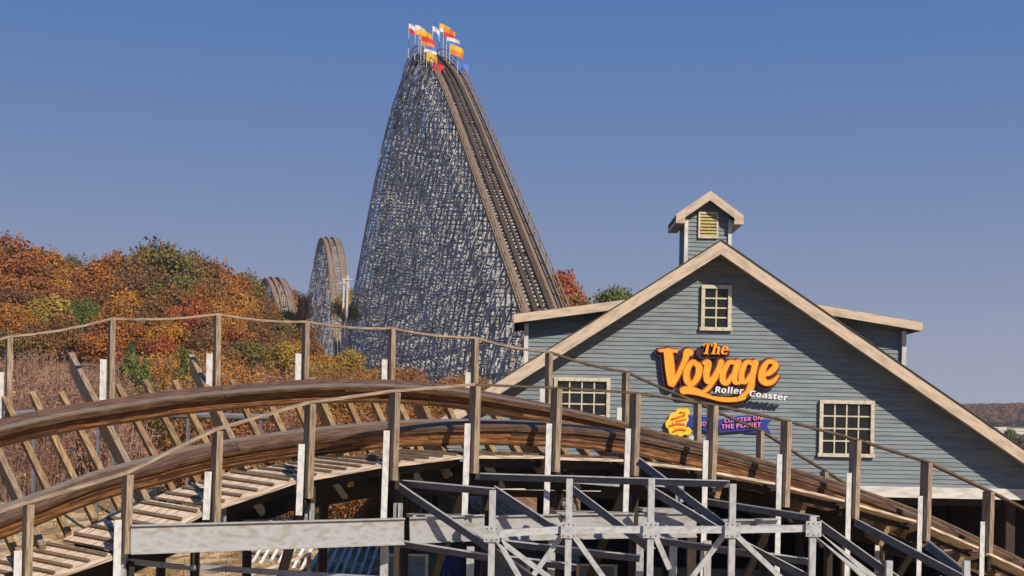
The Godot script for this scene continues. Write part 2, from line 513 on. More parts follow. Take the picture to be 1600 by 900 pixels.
# ---------------------------------------------------------------- steel frame in front of and under the track
func make_frame() -> void:
	var fr := thing("steel_support_frame", "galvanised steel frame of posts, gusset plates and diagonals carrying the track", "support frame")
	var pz := [[617, 745, 18.45], [770, 766, 18.2], [890, 748, 18.35], [1018, 748, 18.5], [1145, 756, 18.65], [1270, 806, 18.8], [1389, 876, 18.95], [1510, 876, 19.1]]
	var fwd := Vector3(0, 0, 1)
	var nodes := []
	for i in pz.size():
		var a = pz[i]
		var top := P(a[0], a[1], a[2])
		var g := P(a[0], [820, 834, 828, 828, 828, 826, 886, 886][i], a[2])
		g.x = top.x; g.z = top.z
		nodes.append(g)
		if i == 0: continue
		var b := nb()
		board(b, top, Vector3(top.x, -.1, top.z), .092, .092, fwd, Color.WHITE)
		put("frame_post", b, M.galvanised, fr)
		if i < 6:
			var gp := nb()
			var w := .225
			board(gp, g + fwd * .066 - Vector3(w * .5, 0, 0), g + fwd * .066 + Vector3(w * .5, 0, 0), .014, .225, Vector3.UP, Color(1.08, 1.08, 1.08))
			var plate := put("gusset_plate", gp, M.galvanised, fr)
			var bt := nb()
			for q in [[-.07, .08], [.07, .08], [-.075, -.075], [.075, -.075], [0, .085], [0, -.085]]:
				board(bt, g + fwd * .073 + Vector3(q[0], q[1], 0), g + fwd * .086 + Vector3(q[0], q[1], 0), .016, .016, Vector3.UP)
			put("bolts", bt, M.screw, plate)
	# horizontal chord through the plates
	for i in range(1, 5):
		var b := nb()
		angle(b, nodes[i] + Vector3(.06, 0, -.01), nodes[i + 1] - Vector3(.06, 0, .01), .10, Vector3.UP, fwd)
		put("chord", b, M.galvanised, fr)
	# braces below the plates
	for q in [[1, .95, .55], [2, -.85, .95], [2, .9, .95], [4, -.9, .95], [4, 1.1, .8], [5, .9, .62], [1, .75, .95], [5, 1.35, .78], [3, .2, .3]]:
		var g: Vector3 = nodes[q[0]]
		var b := nb()
		var z0 := -.03 - .05 * (1 if q[1] > 0 else 2)
		var e := g + Vector3(q[1] * 1.5, -q[2] * 1.9, z0)
		angle(b, g + Vector3(signf(q[1]) * .07, -.07, z0), e, .075, Vector3(q[2], absf(q[1]), 0).normalized() * -1.0 * Vector3(1, signf(q[1]), 1), fwd)
		put("brace", b, M.galvanised, fr)
	# raking angles, shade painted into their webs, from the top rail down to the right
	for q in [[615, 757, 18.9, 770, 862, 18.35], [770, 765, 18.9, 893, 845, 18.5], [893, 765, 18.95, 1020, 862, 18.6], [1020, 768, 19.0, 1145, 843, 18.75], [1145, 843, 18.75, 1265, 905, 18.9], [995, 720, 19.5, 1130, 822, 18.9], [1278, 818, 19.0, 1400, 905, 19.1], [1335, 816, 20.4, 1505, 905, 19.6], [1445, 848, 20.9, 1510, 900, 20.0], [770, 862, 18.4, 830, 905, 18.4]]:
		var a := P(q[0], q[1], q[2])
		var z := P(q[3], q[4], q[5])
		var b := nb()
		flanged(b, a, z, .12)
		flange(put("raking_brace", b, M.shade_and_pipe_steel, fr), a, z, .12)
	# top rails, webs darkened for shade the same way
	for q in [[607, 754, 19.2, 770, 769, 18.45], [737, 745, 19.5, 1140, 757, 18.9], [610, 848, 18.7, 770, 874, 18.35], [770, 848, 18.9, 1000, 874, 18.8], [1020, 845, 18.9, 1270, 880, 19.0], [1100, 784, 20.9, 1275, 812, 19.2], [770, 872, 18.6, 900, 888, 18.6]]:
		var b := nb()
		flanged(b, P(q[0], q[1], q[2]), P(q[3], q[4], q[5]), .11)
		flange(put("top_rail", b, M.shade_and_pipe_steel, fr), P(q[0], q[1], q[2]), P(q[3], q[4], q[5]), .11)
	for q in [[622, 738, 20.2, 945, 748, 19.9], [880, 750, 19.9, 968, 757, 19.8], [1022, 756, 20.0, 1065, 760, 20.0]]:
		var b := nb()
		angle(b, P(q[0], q[1], q[2]), P(q[3], q[4], q[5]), .07, Vector3.UP, fwd)
		put("light_angle", b, M.galvanised, fr)
	# the wide galvanised beam, in lengths with gaps at the joints
	for q in [[204, 843, 16.70, 631, 830, 18.42], [640, 829, 18.8, 757, 824, 19.05], [770, 826, 19.1, 877, 823, 19.35], [884, 823, 19.36, 990, 821, 19.6], [997, 821, 19.62, 1088, 820, 19.8], [1115, 818, 20.0, 1215, 816, 20.3]]:
		var b := nb()
		var a := P(q[0], q[1], q[2])
		var z := P(q[3], q[4], q[5])
		var hh := .385 if q[0] < 1100 else .12
		ibeam(b, a, z, hh, .10 if q[0] < 1100 else .2)
		put("beam", b, M.beam_steel, fr)
	# plates lying on the beam and stub posts
	for q in [[378, 808, 18.6, 470, 808, 18.9], [640, 800, 19.1, 740, 801, 19.4], [868, 795, 19.9, 985, 797, 20.0], [1000, 790, 20.1, 1080, 792, 20.2]]:
		var b := nb()
		board(b, P(q[0], q[1] + 6, q[2]), P(q[3], q[4] + 6, q[5]), .42, .05, Vector3.UP)
		put("bearing_plate", b, M.beam_steel, fr)
	for q in [[346, 787, 17.7], [484, 784, 18.3], [622, 786, 18.9], [192, 812, 17.0], [1062, 757, 20.3], [1110, 800, 20.8]]:
		var a := P(q[0], q[1], q[2])
		var b := nb()
		ibeam(b, a, a - Vector3(0, .28, 0), .17, .14)
		put("stub_post", b, M.galvanised, fr)
	# legs standing on the ground
	for q in [[192, 850, 16.95], [305, 855, 18.2], [601, 850, 18.75], [735, 870, 19.0], [862, 850, 19.4], [1052, 850, 19.75], [1105, 860, 19.9], [1000, 850, 19.65]]:
		var a := P(q[0], q[1], q[2])
		var b := nb()
		board(b, a + Vector3(0, .15, 0), Vector3(a.x, gh(a.x, -a.z) - .1, a.z), .11, .11, fwd, grey(.85, 1.0))
		put("leg", b, M.galvanised if q[0] != 305 else M.dark_wood, fr)
	# low member between the legs at the left
	for q in [[190, 876, 16.98, 305, 888, 18.15], [305, 886, 18.2, 600, 905, 18.7]]:
		one("tie_rod", P(q[0], q[1], q[2]), P(q[3], q[4], q[5]), .05, .08, Vector3.UP, M.galvanised, fr, Color(.6, .62, .68))

# ---------------------------------------------------------------- station building
const SL := 0.6625
func lap(parent: Node, y0: float, y1: float, a0: float, b0: float, a1: float, b1: float, z: float, m_: Material, col: Color) -> void:
	# one clapboard: lower edge from a0 to b0 at y0, upper edge a1 to b1 at y1, lower edge proud
	var b := nb()
	var p := [Vector3(a0, y0, z + .030), Vector3(b0, y0, z + .030), Vector3(b1, y1, z + .008), Vector3(a1, y1, z + .008)]
	var q := [Vector3(a0, y0, z), Vector3(b0, y0, z), Vector3(b1, y1, z), Vector3(a1, y1, z)]
	var n := Vector3(0, .022, y1 - y0).normalized()
	var o := Vector2(rng.randf() * 8, rng.randf() * 8)
	quad(b, p[0], p[1], p[2], p[3], n, col, [o, o + Vector2(b0 - a0, 0), o + Vector2(b1 - a0, y1 - y0), o + Vector2(a1 - a0, y1 - y0)])
	quad(b, p[0], p[1], q[1], q[0], Vector3.DOWN, col)
	quad(b, p[1], p[2], q[2], q[1], Vector3.RIGHT, col)
	quad(b, p[0], p[3], q[3], q[0], Vector3.LEFT, col)
	put("siding_board", b, m_, parent)

func slab(b: Dictionary, poly: Array, z0: float, z1: float, col := Color.WHITE) -> void:
	# polygon in x and y, from z0 (back) to z1 (front)
	var c := Vector3.ZERO
	for v in poly: c += Vector3(v.x, v.y, 0)
	c /= poly.size()
	c.z = (z0 + z1) * .5
	var fr := []
	var bk := []
	for v in poly:
		fr.append(Vector3(v.x, v.y, z1))
		bk.append(Vector3(v.x, v.y, z0))
	face(b, fr, c, col)
	face(b, bk, c, col)
	for i in poly.size():
		var j := (i + 1) % poly.size()
		face(b, [fr[i], fr[j], bk[j], bk[i]], c, col)

func window(parent: Node, x0: float, x1: float, y0: float, y1: float, cols: int, rows: int) -> void:
	var w := Node3D.new()
	w.name = "window"
	parent.add_child(w, true)
	var t := .085
	var z := .036
	var zf := Vector3(0, 0, z + .04)
	for q in [[x0, y1 - t / 2, x1, y1 - t / 2], [x0 - .03, y0 + t / 2, x1 + .03, y0 + t / 2]]:
		one("casing", Vector3(q[0], q[1], 0) + zf, Vector3(q[2], q[3], 0) + zf, .08, t, Vector3.UP, M.cream, w, grey(.92, 1.0))
	for q in [x0 + t / 2, x1 - t / 2]:
		one("casing", Vector3(q, y0 + t, 0) + zf, Vector3(q, y1 - t, 0) + zf, t, .075, Vector3(0, 0, 1), M.cream, w, grey(.92, 1.0))
	var iw := (x1 - x0 - 2 * t) / cols
	var ih := (y1 - y0 - 2 * t) / rows
	for i in range(1, cols):
		one("muntin", Vector3(x0 + t + iw * i, y0 + t, z + .022), Vector3(x0 + t + iw * i, y1 - t, z + .022), .032, .03, Vector3(0, 0, 1), M.cream, w)
	for j in range(1, rows):
		one("muntin", Vector3(x0 + t, y0 + t + ih * j, z + .020), Vector3(x1 - t, y0 + t + ih * j, z + .020), .028, .034, Vector3.UP, M.cream, w)
	for i in cols:
		for j in rows:
			var tilt := rng.randf_range(-.004, .004)
			one("pane", Vector3(x0 + t + iw * i, y0 + t + ih * (j + .5), z + .004 + tilt * .2), Vector3(x0 + t + iw * (i + 1), y0 + t + ih * (j + .5), z + .004 - tilt * .2), .006, ih, Vector3.UP, M.glass, w)

func gable_roof(parent: Node, half: float, drop: float, top: float, z0: float, z1: float, th: float, tag_: String) -> void:
	for s in [-1, 1]:
		var b := nb()
		var e := half
		slab(b, [Vector2(0, top), Vector2(s * e, top - drop), Vector2(s * e, top - drop - th), Vector2(0, top - th)], z0, z1)
		put(tag_, b, M.shingle, parent)

func make_station() -> void:
	var st := thing("station_building", "blue-grey clapboard station with cream rakes, dormers and a cupola on its ridge", "building", Vector3(4.871, H + 4.548, -31))
	var EV := 8.35
	# roof slabs and rake boards
	gable_roof(st, EV, EV * SL, .0, -22.0, .60, .16, "roof")
	for s in [-1, 1]:
		var b := nb()
		slab(b, [Vector2(0, .012), Vector2(s * (EV + .02), -EV * SL - .0), Vector2(s * (EV + .02), -EV * SL - .31), Vector2(0, -.305)], .602, .65)
		put("rake_board", b, M.trim, st)
		b = nb()
		slab(b, [Vector2(0, .045), Vector2(s * (EV + .05), -(EV) * SL + .03), Vector2(s * (EV + .05), -EV * SL + .0), Vector2(0, .014)], .55, .675)
		put("drip_edge", b, M.shingle, st)
		b = nb()
		slab(b, [Vector2(0, -.17), Vector2(s * EV, -EV * SL - .17), Vector2(s * EV, -EV * SL - .20), Vector2(0, -.20)], .04, .60)
		put("soffit", b, M.trim, st)
	# gable wall: solid wall with clapboards on it
	var wall := Node3D.new()
	wall.name = "wall"
	st.add_child(wall, true)
	var wb := nb()
	var yb := -5.92
	slab(wb, [Vector2(0, -.17), Vector2(7.9, -7.9 * SL - .17), Vector2(7.9, yb), Vector2(-7.9, yb), Vector2(-7.9, -7.9 * SL - .17)], -.2, -.001)
	put("wall_core", wb, M.wall_inner, wall)
	var y := yb + .15
	while y < -.45:
		var y1 := y + .103
		var lim0 := minf(7.9, (-y - .20) / SL)
		var lim1 := minf(7.9, (-y1 - .20) / SL)
		lim1 = maxf(lim1, .01)
		var cuts := [-1.0]
		var x := -lim0 + rng.randf_range(2.0, 6.6)
		while x < lim0 - .8:
			if absf(x) < lim1 - .3: cuts.append(x)
			x += rng.randf_range(6.0, 7.0)
		var a0 := -lim0
		var a1 := -lim1
		for i in range(1, cuts.size() + 1):
			var e0: float = cuts[i] if i < cuts.size() else lim0
			var e1: float = cuts[i] if i < cuts.size() else lim1
			lap(wall, y, y1 + .006, a0, e0 - (.001 if i < cuts.size() else 0.0), a1, e1 - (.001 if i < cuts.size() else 0.0), 0.0, M.siding, grey(.93, 1.05))
			a0 = e0
			a1 = e1
		y = y1
	one("base_trim", Vector3(-7.9, yb + .03, .045), Vector3(7.9, yb + .03, .045), .09, .26, Vector3.UP, M.white_trim, st)
	# windows
	window(st, -.36, .37, -2.08, -.98, 2, 4)
	window(st, 2.55, 3.87, -5.07, -3.70, 4, 4)
	window(st, -3.88, -2.52, -4.55, -3.28, 4, 4)
	# dormers
	for s in [-1, 1]:
		var d := Node3D.new()
		d.name = "dormer"
		st.add_child(d, true)
		var b := nb()
		slab(b, [Vector2(s * 2.3, -1.45), Vector2(s * 4.57, -1.92), Vector2(s * 4.57, -3.15), Vector2(s * 4.4, -3.1), Vector2(s * 2.2, -1.62)], -3.0, -.06)
		put("dormer_wall", b, M.wall_inner, d)
		var dy := -3.05
		while dy < -1.95:
			var D0 := -dy
			var D1 := -(dy + .103)
			var hi0 := 4.55
			var hi1 := minf(4.55, 2.4 + (D1 - 1.72) / .155)
			var lo0 := minf(D0 / SL, 4.5)
			var lo1 := D1 / SL
			if hi1 > lo1 + .1:
				if s > 0: lap(d, dy, dy + .109, lo0, hi0, lo1, hi1, -.06, M.siding, grey(.93, 1.05))
				else: lap(d, dy, dy + .109, -hi0, -lo0, -hi1, -lo1, -.06, M.siding, grey(.93, 1.05))
			dy += .103
		one("corner_trim", Vector3(s * 4.57, -3.2, 0.0), Vector3(s * 4.57, -2.0, 0.0), .10, .12, Vector3(0, 0, 1), M.white_trim, d)
		b = nb()
		slab(b, [Vector2(s * 2.2, -1.40), Vector2(s * 4.86, -1.80), Vector2(s * 4.86, -1.95), Vector2(s * 2.2, -1.55)], -3.2, .42)
		put("dormer_roof", b, M.shingle, d)
		b = nb()
		slab(b, [Vector2(s * 2.12, -1.40), Vector2(s * 4.88, -1.815), Vector2(s * 4.88, -2.02), Vector2(s * 2.12, -1.605)], .422, .46)
		put("fascia", b, M.trim, d)
		one("eave_board", Vector3(s * 4.865, -1.93, .42), Vector3(s * 4.865, -1.93, -3.2), .02, .17, Vector3.UP, M.trim, d)
	# cupola, set back on the ridge
	var cu := Node3D.new()
	cu.name = "cupola"
	st.add_child(cu, true)
	cu.position = Vector3(.0, 0, -1.5)
	var b := nb()
	slab(b, [Vector2(-.57, -.6), Vector2(.57, -.6), Vector2(.57, .95), Vector2(0, 1.38), Vector2(-.57, .95)], -1.14, -.002)
	put("cupola_wall", b, M.wall_inner, cu)
	y = -.45
	while y < 1.2:
		var h0 := .555 if y < .9 else .555 - (y - .9) * 1.28
		var h1 := .555 if y + .103 < .9 else .555 - (y + .103 - .9) * 1.28
		if h0 > .05: lap(cu, y, y + .108, -h0, h0, -maxf(h1, .01), maxf(h1, .01), 0.0, M.siding, grey(.93, 1.05))
		y += .103
	for s in [-1, 1]:
		one("corner_trim", Vector3(s * .555, -.6, .03), Vector3(s * .555, .86, .03), .09, .09, Vector3(0, 0, 1), M.white_trim, cu)
		b = nb()
		slab(b, [Vector2(0, 1.53), Vector2(s * .84, .93), Vector2(s * .84, .80), Vector2(0, 1.40)], -1.42, .26)
		put("cupola_roof", b, M.shingle, cu)
		b = nb()
		slab(b, [Vector2(0, 1.535), Vector2(s * .62, 1.095), Vector2(s * .62, .86), Vector2(0, 1.30)], .262, .31)
		slab(b, [Vector2(s * .6201, 1.095), Vector2(s * .85, .93), Vector2(s * .85, .71), Vector2(s * .6201, .71)], .262, .31)
		put("fascia", b, M.trim, cu)
		b = nb()
		slab(b, [Vector2(s * .60, .72), Vector2(s * .845, .72), Vector2(s * .845, .80), Vector2(s * .60, .80)], -1.42, .258)
		put("eave_box", b, M.trim, cu)
	var lv := Node3D.new()
	lv.name = "louvre_vent"
	cu.add_child(lv, true)
	for q in [[-.25, .40, .25, .40], [-.25, 1.02, .25, 1.02]]:
		one("casing", Vector3(q[0], q[1], .055), Vector3(q[2], q[3], .055), .05, .045, Vector3.UP, M.cream, lv)
	for s in [-1, 1]:
		one("casing", Vector3(s * .23, .4225, .055), Vector3(s * .23, .9975, .055), .045, .05, Vector3(0, 0, 1), M.cream, lv)
	for k in 7:
		var yy := .46 + k * .082
		one("slat", Vector3(-.207, yy, .055), Vector3(.207, yy, .055), .012, .085, Vector3(0, .8, -.45), M.louvre, lv, grey(.85, 1.1))
	# rear gable and the storey under the building
	b = nb()
	slab(b, [Vector2(0, -.17), Vector2(7.9, -7.9 * SL - .17), Vector2(7.9, -10.9), Vector2(-2.0, -10.9), Vector2(-2.0, yb), Vector2(-7.9, yb), Vector2(-7.9, -7.9 * SL - .17)], -21.6, -21.3)
	put("rear_wall", b, M.dark_wood, st)
	one("side_wall", Vector3(7.8, -8.2, -.3), Vector3(7.8, -8.2, -21.3), .15, 5.8, Vector3.UP, M.dark_wood, st)
	one("floor_slab", Vector3(2.9, -9.25, -2.0), Vector3(2.9, -9.25, -21.3), 9.7, .3, Vector3.UP, M.dark_wood, st)
	one("loft_floor", Vector3(0, yb + .1, -.25), Vector3(0, yb + .1, -21.2), 15.6, .12, Vector3.UP, M.dark_wood, st)
	for zz in [-.5, -5.5, -10.5, -15.5]:
		for xx in [-7.6, -3.8, -.4, 3.4, 7.4]:
			one("column", Vector3(xx, -11.1, zz), Vector3(xx, yb + .02, zz), .22, .22, Vector3(0, 0, 1), M.dark_wood, st, grey(.9, 1.6))
	for zz in [-.5, -5.5]:
		one("girder", Vector3(-7.7, yb - .16, zz - .13), Vector3(7.7, yb - .16, zz - .13), .1, .3, Vector3.UP, M.dark_wood, st)

	# low panels, bins and rails of the waiting area under the building
	var n := 0
	for q in [[606, 667, 868, 36.0, "grey slatted queue panel beside the tall white frame leg, below the wide beam"], [771, 826, 873, 36.5, "grey slatted queue panel just behind the frame's first gusseted post"], [903, 962, 884, 36.8, "grey slatted queue panel between the second and third gusseted posts"]]:
		var a := P(q[0], q[2], q[3])
		var z := P(q[1], q[2], q[3])
		z.y = a.y
		var base := Vector3((a.x + z.x) * .5, 0, a.z)
		var pn := thing("queue_panel", q[4], "panel", base, "queue panels")
		var w := z.x - a.x
		for s in [-1, 1]:
			one("panel_post", Vector3(s * w * .5, gh(base.x, -base.z) - .1, 0), Vector3(s * w * .5, a.y, 0), .09, .09, Vector3(0, 0, 1), M.cream, pn)
		one("top_rail", Vector3(-w * .5 - .05, a.y + .03, 0), Vector3(w * .5 + .05, a.y + .03, 0), .12, .06, Vector3.UP, M.cream, pn)
		for k in 9:
			one("slat", Vector3(-w * .5 + .045, a.y - .08 - k * .135, 0), Vector3(w * .5 - .045, a.y - .08 - k * .135, 0), .022, .13, Vector3(0, 1, -.25), M.siding, pn, grey(1.0, 1.2))
	for q in [[862, 868, 38.5, "blue bin in the shade behind the frame's second gusseted post"], [712, 872, 38.5, "blue bin in the shade between the slatted queue panels"]]:
		var a := P(q[0], q[1], q[2])
		var bn := thing("bin", q[3], "bin", Vector3(a.x, 0, a.z))
		var g := gh(a.x, -a.z)
		var bb := nb()
		tube(bb, [Vector3(0, g - .05, 0), Vector3(0, a.y - .2, 0), Vector3(0, a.y - .18, 0)], [.42, .5, .52], 16, Color.WHITE)
		put("bin_body", bb, M.blue_paint, bn)
		bb = nb()
		tube(bb, [Vector3(0, a.y - .2, 0), Vector3(0, a.y - .05, 0), Vector3(0, a.y, 0)], [.54, .5, .02], 16, Color.WHITE)
		put("lid", bb, M.blue_paint, bn)
	# pale kerb wall beyond the frame
	var kw := nb()
	var k0 := P(1010, 886, 39)
	var k1 := P(1250, 889, 39)
	board(kw, Vector3(k0.x, (k0.y) * .5 - .1, k0.z), Vector3(k1.x, (k0.y) * .5 - .1, k0.z), .3, k0.y + .2, Vector3.UP)
	tag(put("retaining_wall", kw, M.concrete, self), "low pale concrete wall in the shade under the station", "wall")

# ---------------------------------------------------------------- sign on the gable
func SG(cx: float, cy: float, lift: float) -> Vector3:
	var p := P(1010.0 + cx / 5.626, 530.0 + cy / 5.626, 30.9)
	return Vector3(p.x, p.y, -30.9 + lift)

func stroke(b: Dictionary, pts: Array, grow: float, z0: float, z1: float, dx := 0.0, dy := 0.0) -> void:
	# pts: [x, y, radius] in the sign's own grid
	var cp := []
	for p in pts: cp.append(Vector3(p[0] + dx, p[1] + dy, p[2] + grow))
	var sm := []
	if cp.size() == 1: sm = cp
	else:
		var n := (cp.size() - 1) * 8
		for i in n + 1: sm.append(spline(cp, float(i) / 8.0))
	var U := 30.9 / F / 5.626
	var lf := []
	var rt := []
	var zt := []
	for i in sm.size():
		var r: float = maxf(sm[i].z, 1.0)
		var d := Vector2(1, 0)
		if sm.size() > 1:
			var e: Vector3 = sm[mini(i + 1, sm.size() - 1)] - sm[maxi(i - 1, 0)]
			d = Vector2(e.x, e.y).normalized()
		var nn := Vector2(-d.y, d.x) * r
		zt.append(z1 + .004 * i / sm.size())
		lf.append(Vector2(sm[i].x, sm[i].y) + nn)
		rt.append(Vector2(sm[i].x, sm[i].y) - nn)
	var fw := Vector3(0, 0, 1)
	for i in sm.size() - 1:
		quad(b, SG(lf[i].x, lf[i].y, zt[i]), SG(rt[i].x, rt[i].y, zt[i]), SG(rt[i + 1].x, rt[i + 1].y, zt[i + 1]), SG(lf[i + 1].x, lf[i + 1].y, zt[i + 1]), fw, Color.WHITE, [lf[i] * .01, rt[i] * .01, rt[i + 1] * .01, lf[i + 1] * .01])
		for e in [lf, rt]:
			var a := SG(e[i].x, e[i].y, zt[i])
			var c := SG(e[i + 1].x, e[i + 1].y, zt[i + 1])
			var mid := SG(sm[i].x, sm[i].y, zt[i])
			var n3 := (c - a).cross(fw).normalized()
			if n3.dot(a - mid) < 0: n3 = -n3
			quad(b, a, c, SG(e[i + 1].x, e[i + 1].y, z0), SG(e[i].x, e[i].y, z0), n3, Color.WHITE)
	for end in [0, sm.size() - 1]:
		var c := Vector2(sm[end].x, sm[end].y)
		var r: float = maxf(sm[end].z, 1.0)
		var v: Vector2 = (lf[end] - c)
		var sgn := 1.0
		if sm.size() > 1:
			var dd: Vector3 = sm[1] - sm[0] if end == 0 else sm[end] - sm[end - 1]
			sgn = 1.0 if end == 0 else -1.0
		var full := TAU if sm.size() == 1 else PI
		var N := 20 if sm.size() == 1 else 8
		for k in N:
			var q0: Vector2 = c + v.rotated(sgn * full * k / N)
			var q1: Vector2 = c + v.rotated(sgn * full * (k + 1) / N)
			tri(b, SG(c.x, c.y, zt[end]), SG(q0.x, q0.y, zt[end]), SG(q1.x, q1.y, zt[end]), fw, c * .01, q0 * .01, q1 * .01, Color.WHITE)
			var a3 := SG(q0.x, q0.y, zt[end])
			var b3 := SG(q1.x, q1.y, zt[end])
			var n3 := (a3 - SG(c.x, c.y, zt[end])).normalized()
			quad(b, a3, b3, SG(q1.x, q1.y, z0), SG(q0.x, q0.y, z0), n3, Color.WHITE)
		if sm.size() == 1: break

func lettering(parent: Node, text: String, cx: float, cy: float, size_px: float, m_: Material, serif: bool, lift: float, rot: float, shear: float, stretch := 1.0) -> void:
	var f := SystemFont.new()
	f.font_names = PackedStringArray(["Droid Serif" if serif else "Droid Sans"])
	f.font_weight = 700
	var tm := TextMesh.new()
	tm.text = text
	tm.font = f
	tm.font_size = 64
	tm.pixel_size = .01
	tm.depth = .06
	tm.horizontal_alignment = HORIZONTAL_ALIGNMENT_LEFT
	tm.vertical_alignment = VERTICAL_ALIGNMENT_BOTTOM
	var o := inst("lettering", tm, m_, parent)
	var s := size_px / 5.626 * 30.9 / F / .46
	var bs := Basis(Vector3(s * stretch, 0, 0), Vector3(s * shear, s, 0), Vector3(0, 0, 1))
	o.transform = Transform3D(Basis(Vector3(0, 0, 1), -rot) * bs, SG(cx, cy, lift))

func make_sign() -> void:
	var sg := thing("station_sign", "large orange lettered sign with dark outline reading The Voyage Roller Coaster", "sign")
	var letters := {
		"V": [[[112, 104, 13], [185, 104, 18], [258, 108, 14]], [[186, 120, 40], [200, 250, 42], [212, 385, 34]], [[222, 400, 22], [280, 300, 22], [330, 190, 24], [352, 125, 34], [376, 120, 30]]],
		"o": [[[440, 232, 24], [400, 205, 22], [352, 270, 28], [350, 360, 30], [392, 398, 22], [445, 330, 28], [456, 250, 30], [436, 222, 22]]],
		"y": [[[505, 212, 20], [535, 215, 30], [520, 300, 30], [530, 370, 26], [575, 345, 18], [625, 260, 20]], [[650, 205, 26], [612, 310, 24], [560, 400, 20], [520, 450, 17], [478, 468, 12]]],
		"a": [[[775, 212, 22], [720, 210, 20], [670, 290, 26], [665, 365, 28], [700, 388, 20], [750, 320, 20]], [[800, 208, 28], [768, 310, 27], [770, 375, 24], [808, 388, 14]]],
		"g": [[[925, 215, 22], [872, 208, 20], [830, 290, 26], [832, 365, 26], [868, 375, 18], [912, 310, 18]], [[950, 210, 28], [925, 320, 27], [908, 420, 30], [870, 490, 30], [780, 528, 24], [660, 530, 22], [540, 505, 18], [450, 470, 28], [370, 450, 36], [318, 455, 32]]],
		"e": [[[1000, 322, 14], [1070, 300, 22], [1125, 240, 28], [1108, 205, 22], [1058, 205, 20], [1015, 270, 28], [1008, 350, 34], [1050, 388, 26], [1105, 372, 20], [1152, 322, 8]]],
	}
	for l in letters:
		var nd := Node3D.new()
		nd.name = "letter"
		sg.add_child(nd, true)
		var bk := nb()
		var rim := nb()
		var fc := nb()
		var k := 0
		for s in letters[l]:
			stroke(bk, s, 23, -.06, .04 + .006 * k, -9, 9)
			stroke(rim, s, 6, .03, .085 + .006 * k)
			stroke(fc, s, -2.5, .08, .115 + .006 * k)
			k += 1
		put("backing", bk, M.sign_back, nd)
		put("rim", rim, M.sign_rim, nd)
		put("letter_face", fc, M.sign_face, nd)
	# second word, above
	var bk := nb()
	stroke(bk, [[490, 118, 58], [590, 108, 62], [680, 122, 50]], 0, -.06, .045)
	stroke(bk, [[270, 150, 26], [420, 330, 60], [600, 350, 60], [760, 290, 90], [900, 300, 80], [1060, 300, 70]], 0, -.06, .02)
	stroke(bk, [[80, 115, 16], [120, 130, 24]], 0, -.06, .03)
	put("backing", bk, M.sign_back, sg)
	lettering(sg, "The", 470, 168, 92, M.sign_rim, true, .075, 0.0, .22, .98)
	lettering(sg, "The", 467, 163, 92, M.sign_face, true, .095, 0.0, .22, .96)
	# third line, stepping down to the right
	lettering(sg, "Roller", 582, 492, 52, M.sign_blue_dark, false, .155, .03, .12, 1.22)
	lettering(sg, "Roller", 580, 488, 52, M.sign_white, false, .19, .03, .12, 1.22)
	lettering(sg, "Coaster", 880, 522, 50, M.sign_blue_dark, false, .155, .10, .1, 1.32)
	lettering(sg, "Coaster", 878, 518, 50, M.sign_white, false, .19, .10, .1, 1.32)
	# banner below with its rosette
	var bn := thing("banner", "small blue ribbon banner with pink lettering and a yellow rosette under the large sign", "banner")
	var i := 0
	for q in [["sign_blue", [[340, 672], [565, 682], [565, 832], [470, 832], [455, 780], [340, 772]]], ["sign_blue", [[628, 706], [885, 668], [885, 800], [640, 822]]], ["sign_blue_dark", [[883, 668], [1003, 682], [972, 802], [883, 800]]], ["sign_blue", [[985, 704], [1100, 704], [1062, 762], [1095, 828], [870, 820], [880, 803], [968, 803]]], ["sign_blue_dark", [[560, 684], [630, 706], [642, 820], [560, 830]]]]:
		var poly := []
		for v in q[1]:
			var w := SG(v[0], v[1], 0)
			poly.append(Vector2(w.x, w.y))
		var b := nb()
		var z1: float = -30.9 + [.0, .012, .006, -.01, -.004][i]
		# fan over convex pieces; the tail is split in two
		if poly.size() <= 4: slab(b, poly, -30.98, z1)
		elif i == 0:
			slab(b, [poly[0], poly[1], poly[2], poly[4], poly[5]], -30.98, z1)
		else:
			slab(b, [poly[0], poly[1], poly[2], poly[6]], -30.98, z1)
			slab(b, [poly[6], poly[2], poly[3], poly[4]], -30.98, z1 - .003)
		put("ribbon", b, M[q[0]], bn)
		i += 1
	lettering(bn, "COASTER ON", 676, 748, 34, M.sign_pink, false, .03, -.10, .1, 1.18)
	lettering(bn, "THE PLANET", 655, 802, 38, M.sign_pink, false, .03, -.08, .1, 1.14)
	lettering(bn, "WOOD", 452, 790, 40, M.sign_pink, false, .03, -.22, .1, .8)
	var ry := nb()
	var kk := 0
	for q in [[300, 655, 48], [345, 640, 34], [245, 690, 48], [218, 745, 52], [240, 800, 46], [300, 812, 42], [358, 808, 36], [290, 735, 62], [318, 700, 50]]:
		stroke(ry, [q], 0, -.08, .02 + .004 * kk)
		kk += 1
	put("rosette", ry, M.sign_yellow, bn)
	var rr := nb()
	for s in [[[225, 700, 6], [270, 690, 9], [320, 670, 6]], [[205, 760, 6], [260, 745, 10], [330, 750, 8]], [[235, 810, 6], [290, 790, 9], [345, 800, 5]], [[260, 720, 5], [300, 715, 8], [345, 705, 5]], [[300, 640, 5], [335, 655, 7], [320, 690, 5]]]:
		stroke(rr, s, 0, .02, .062)
	put("rosette_lines", rr, M.sign_red, bn)

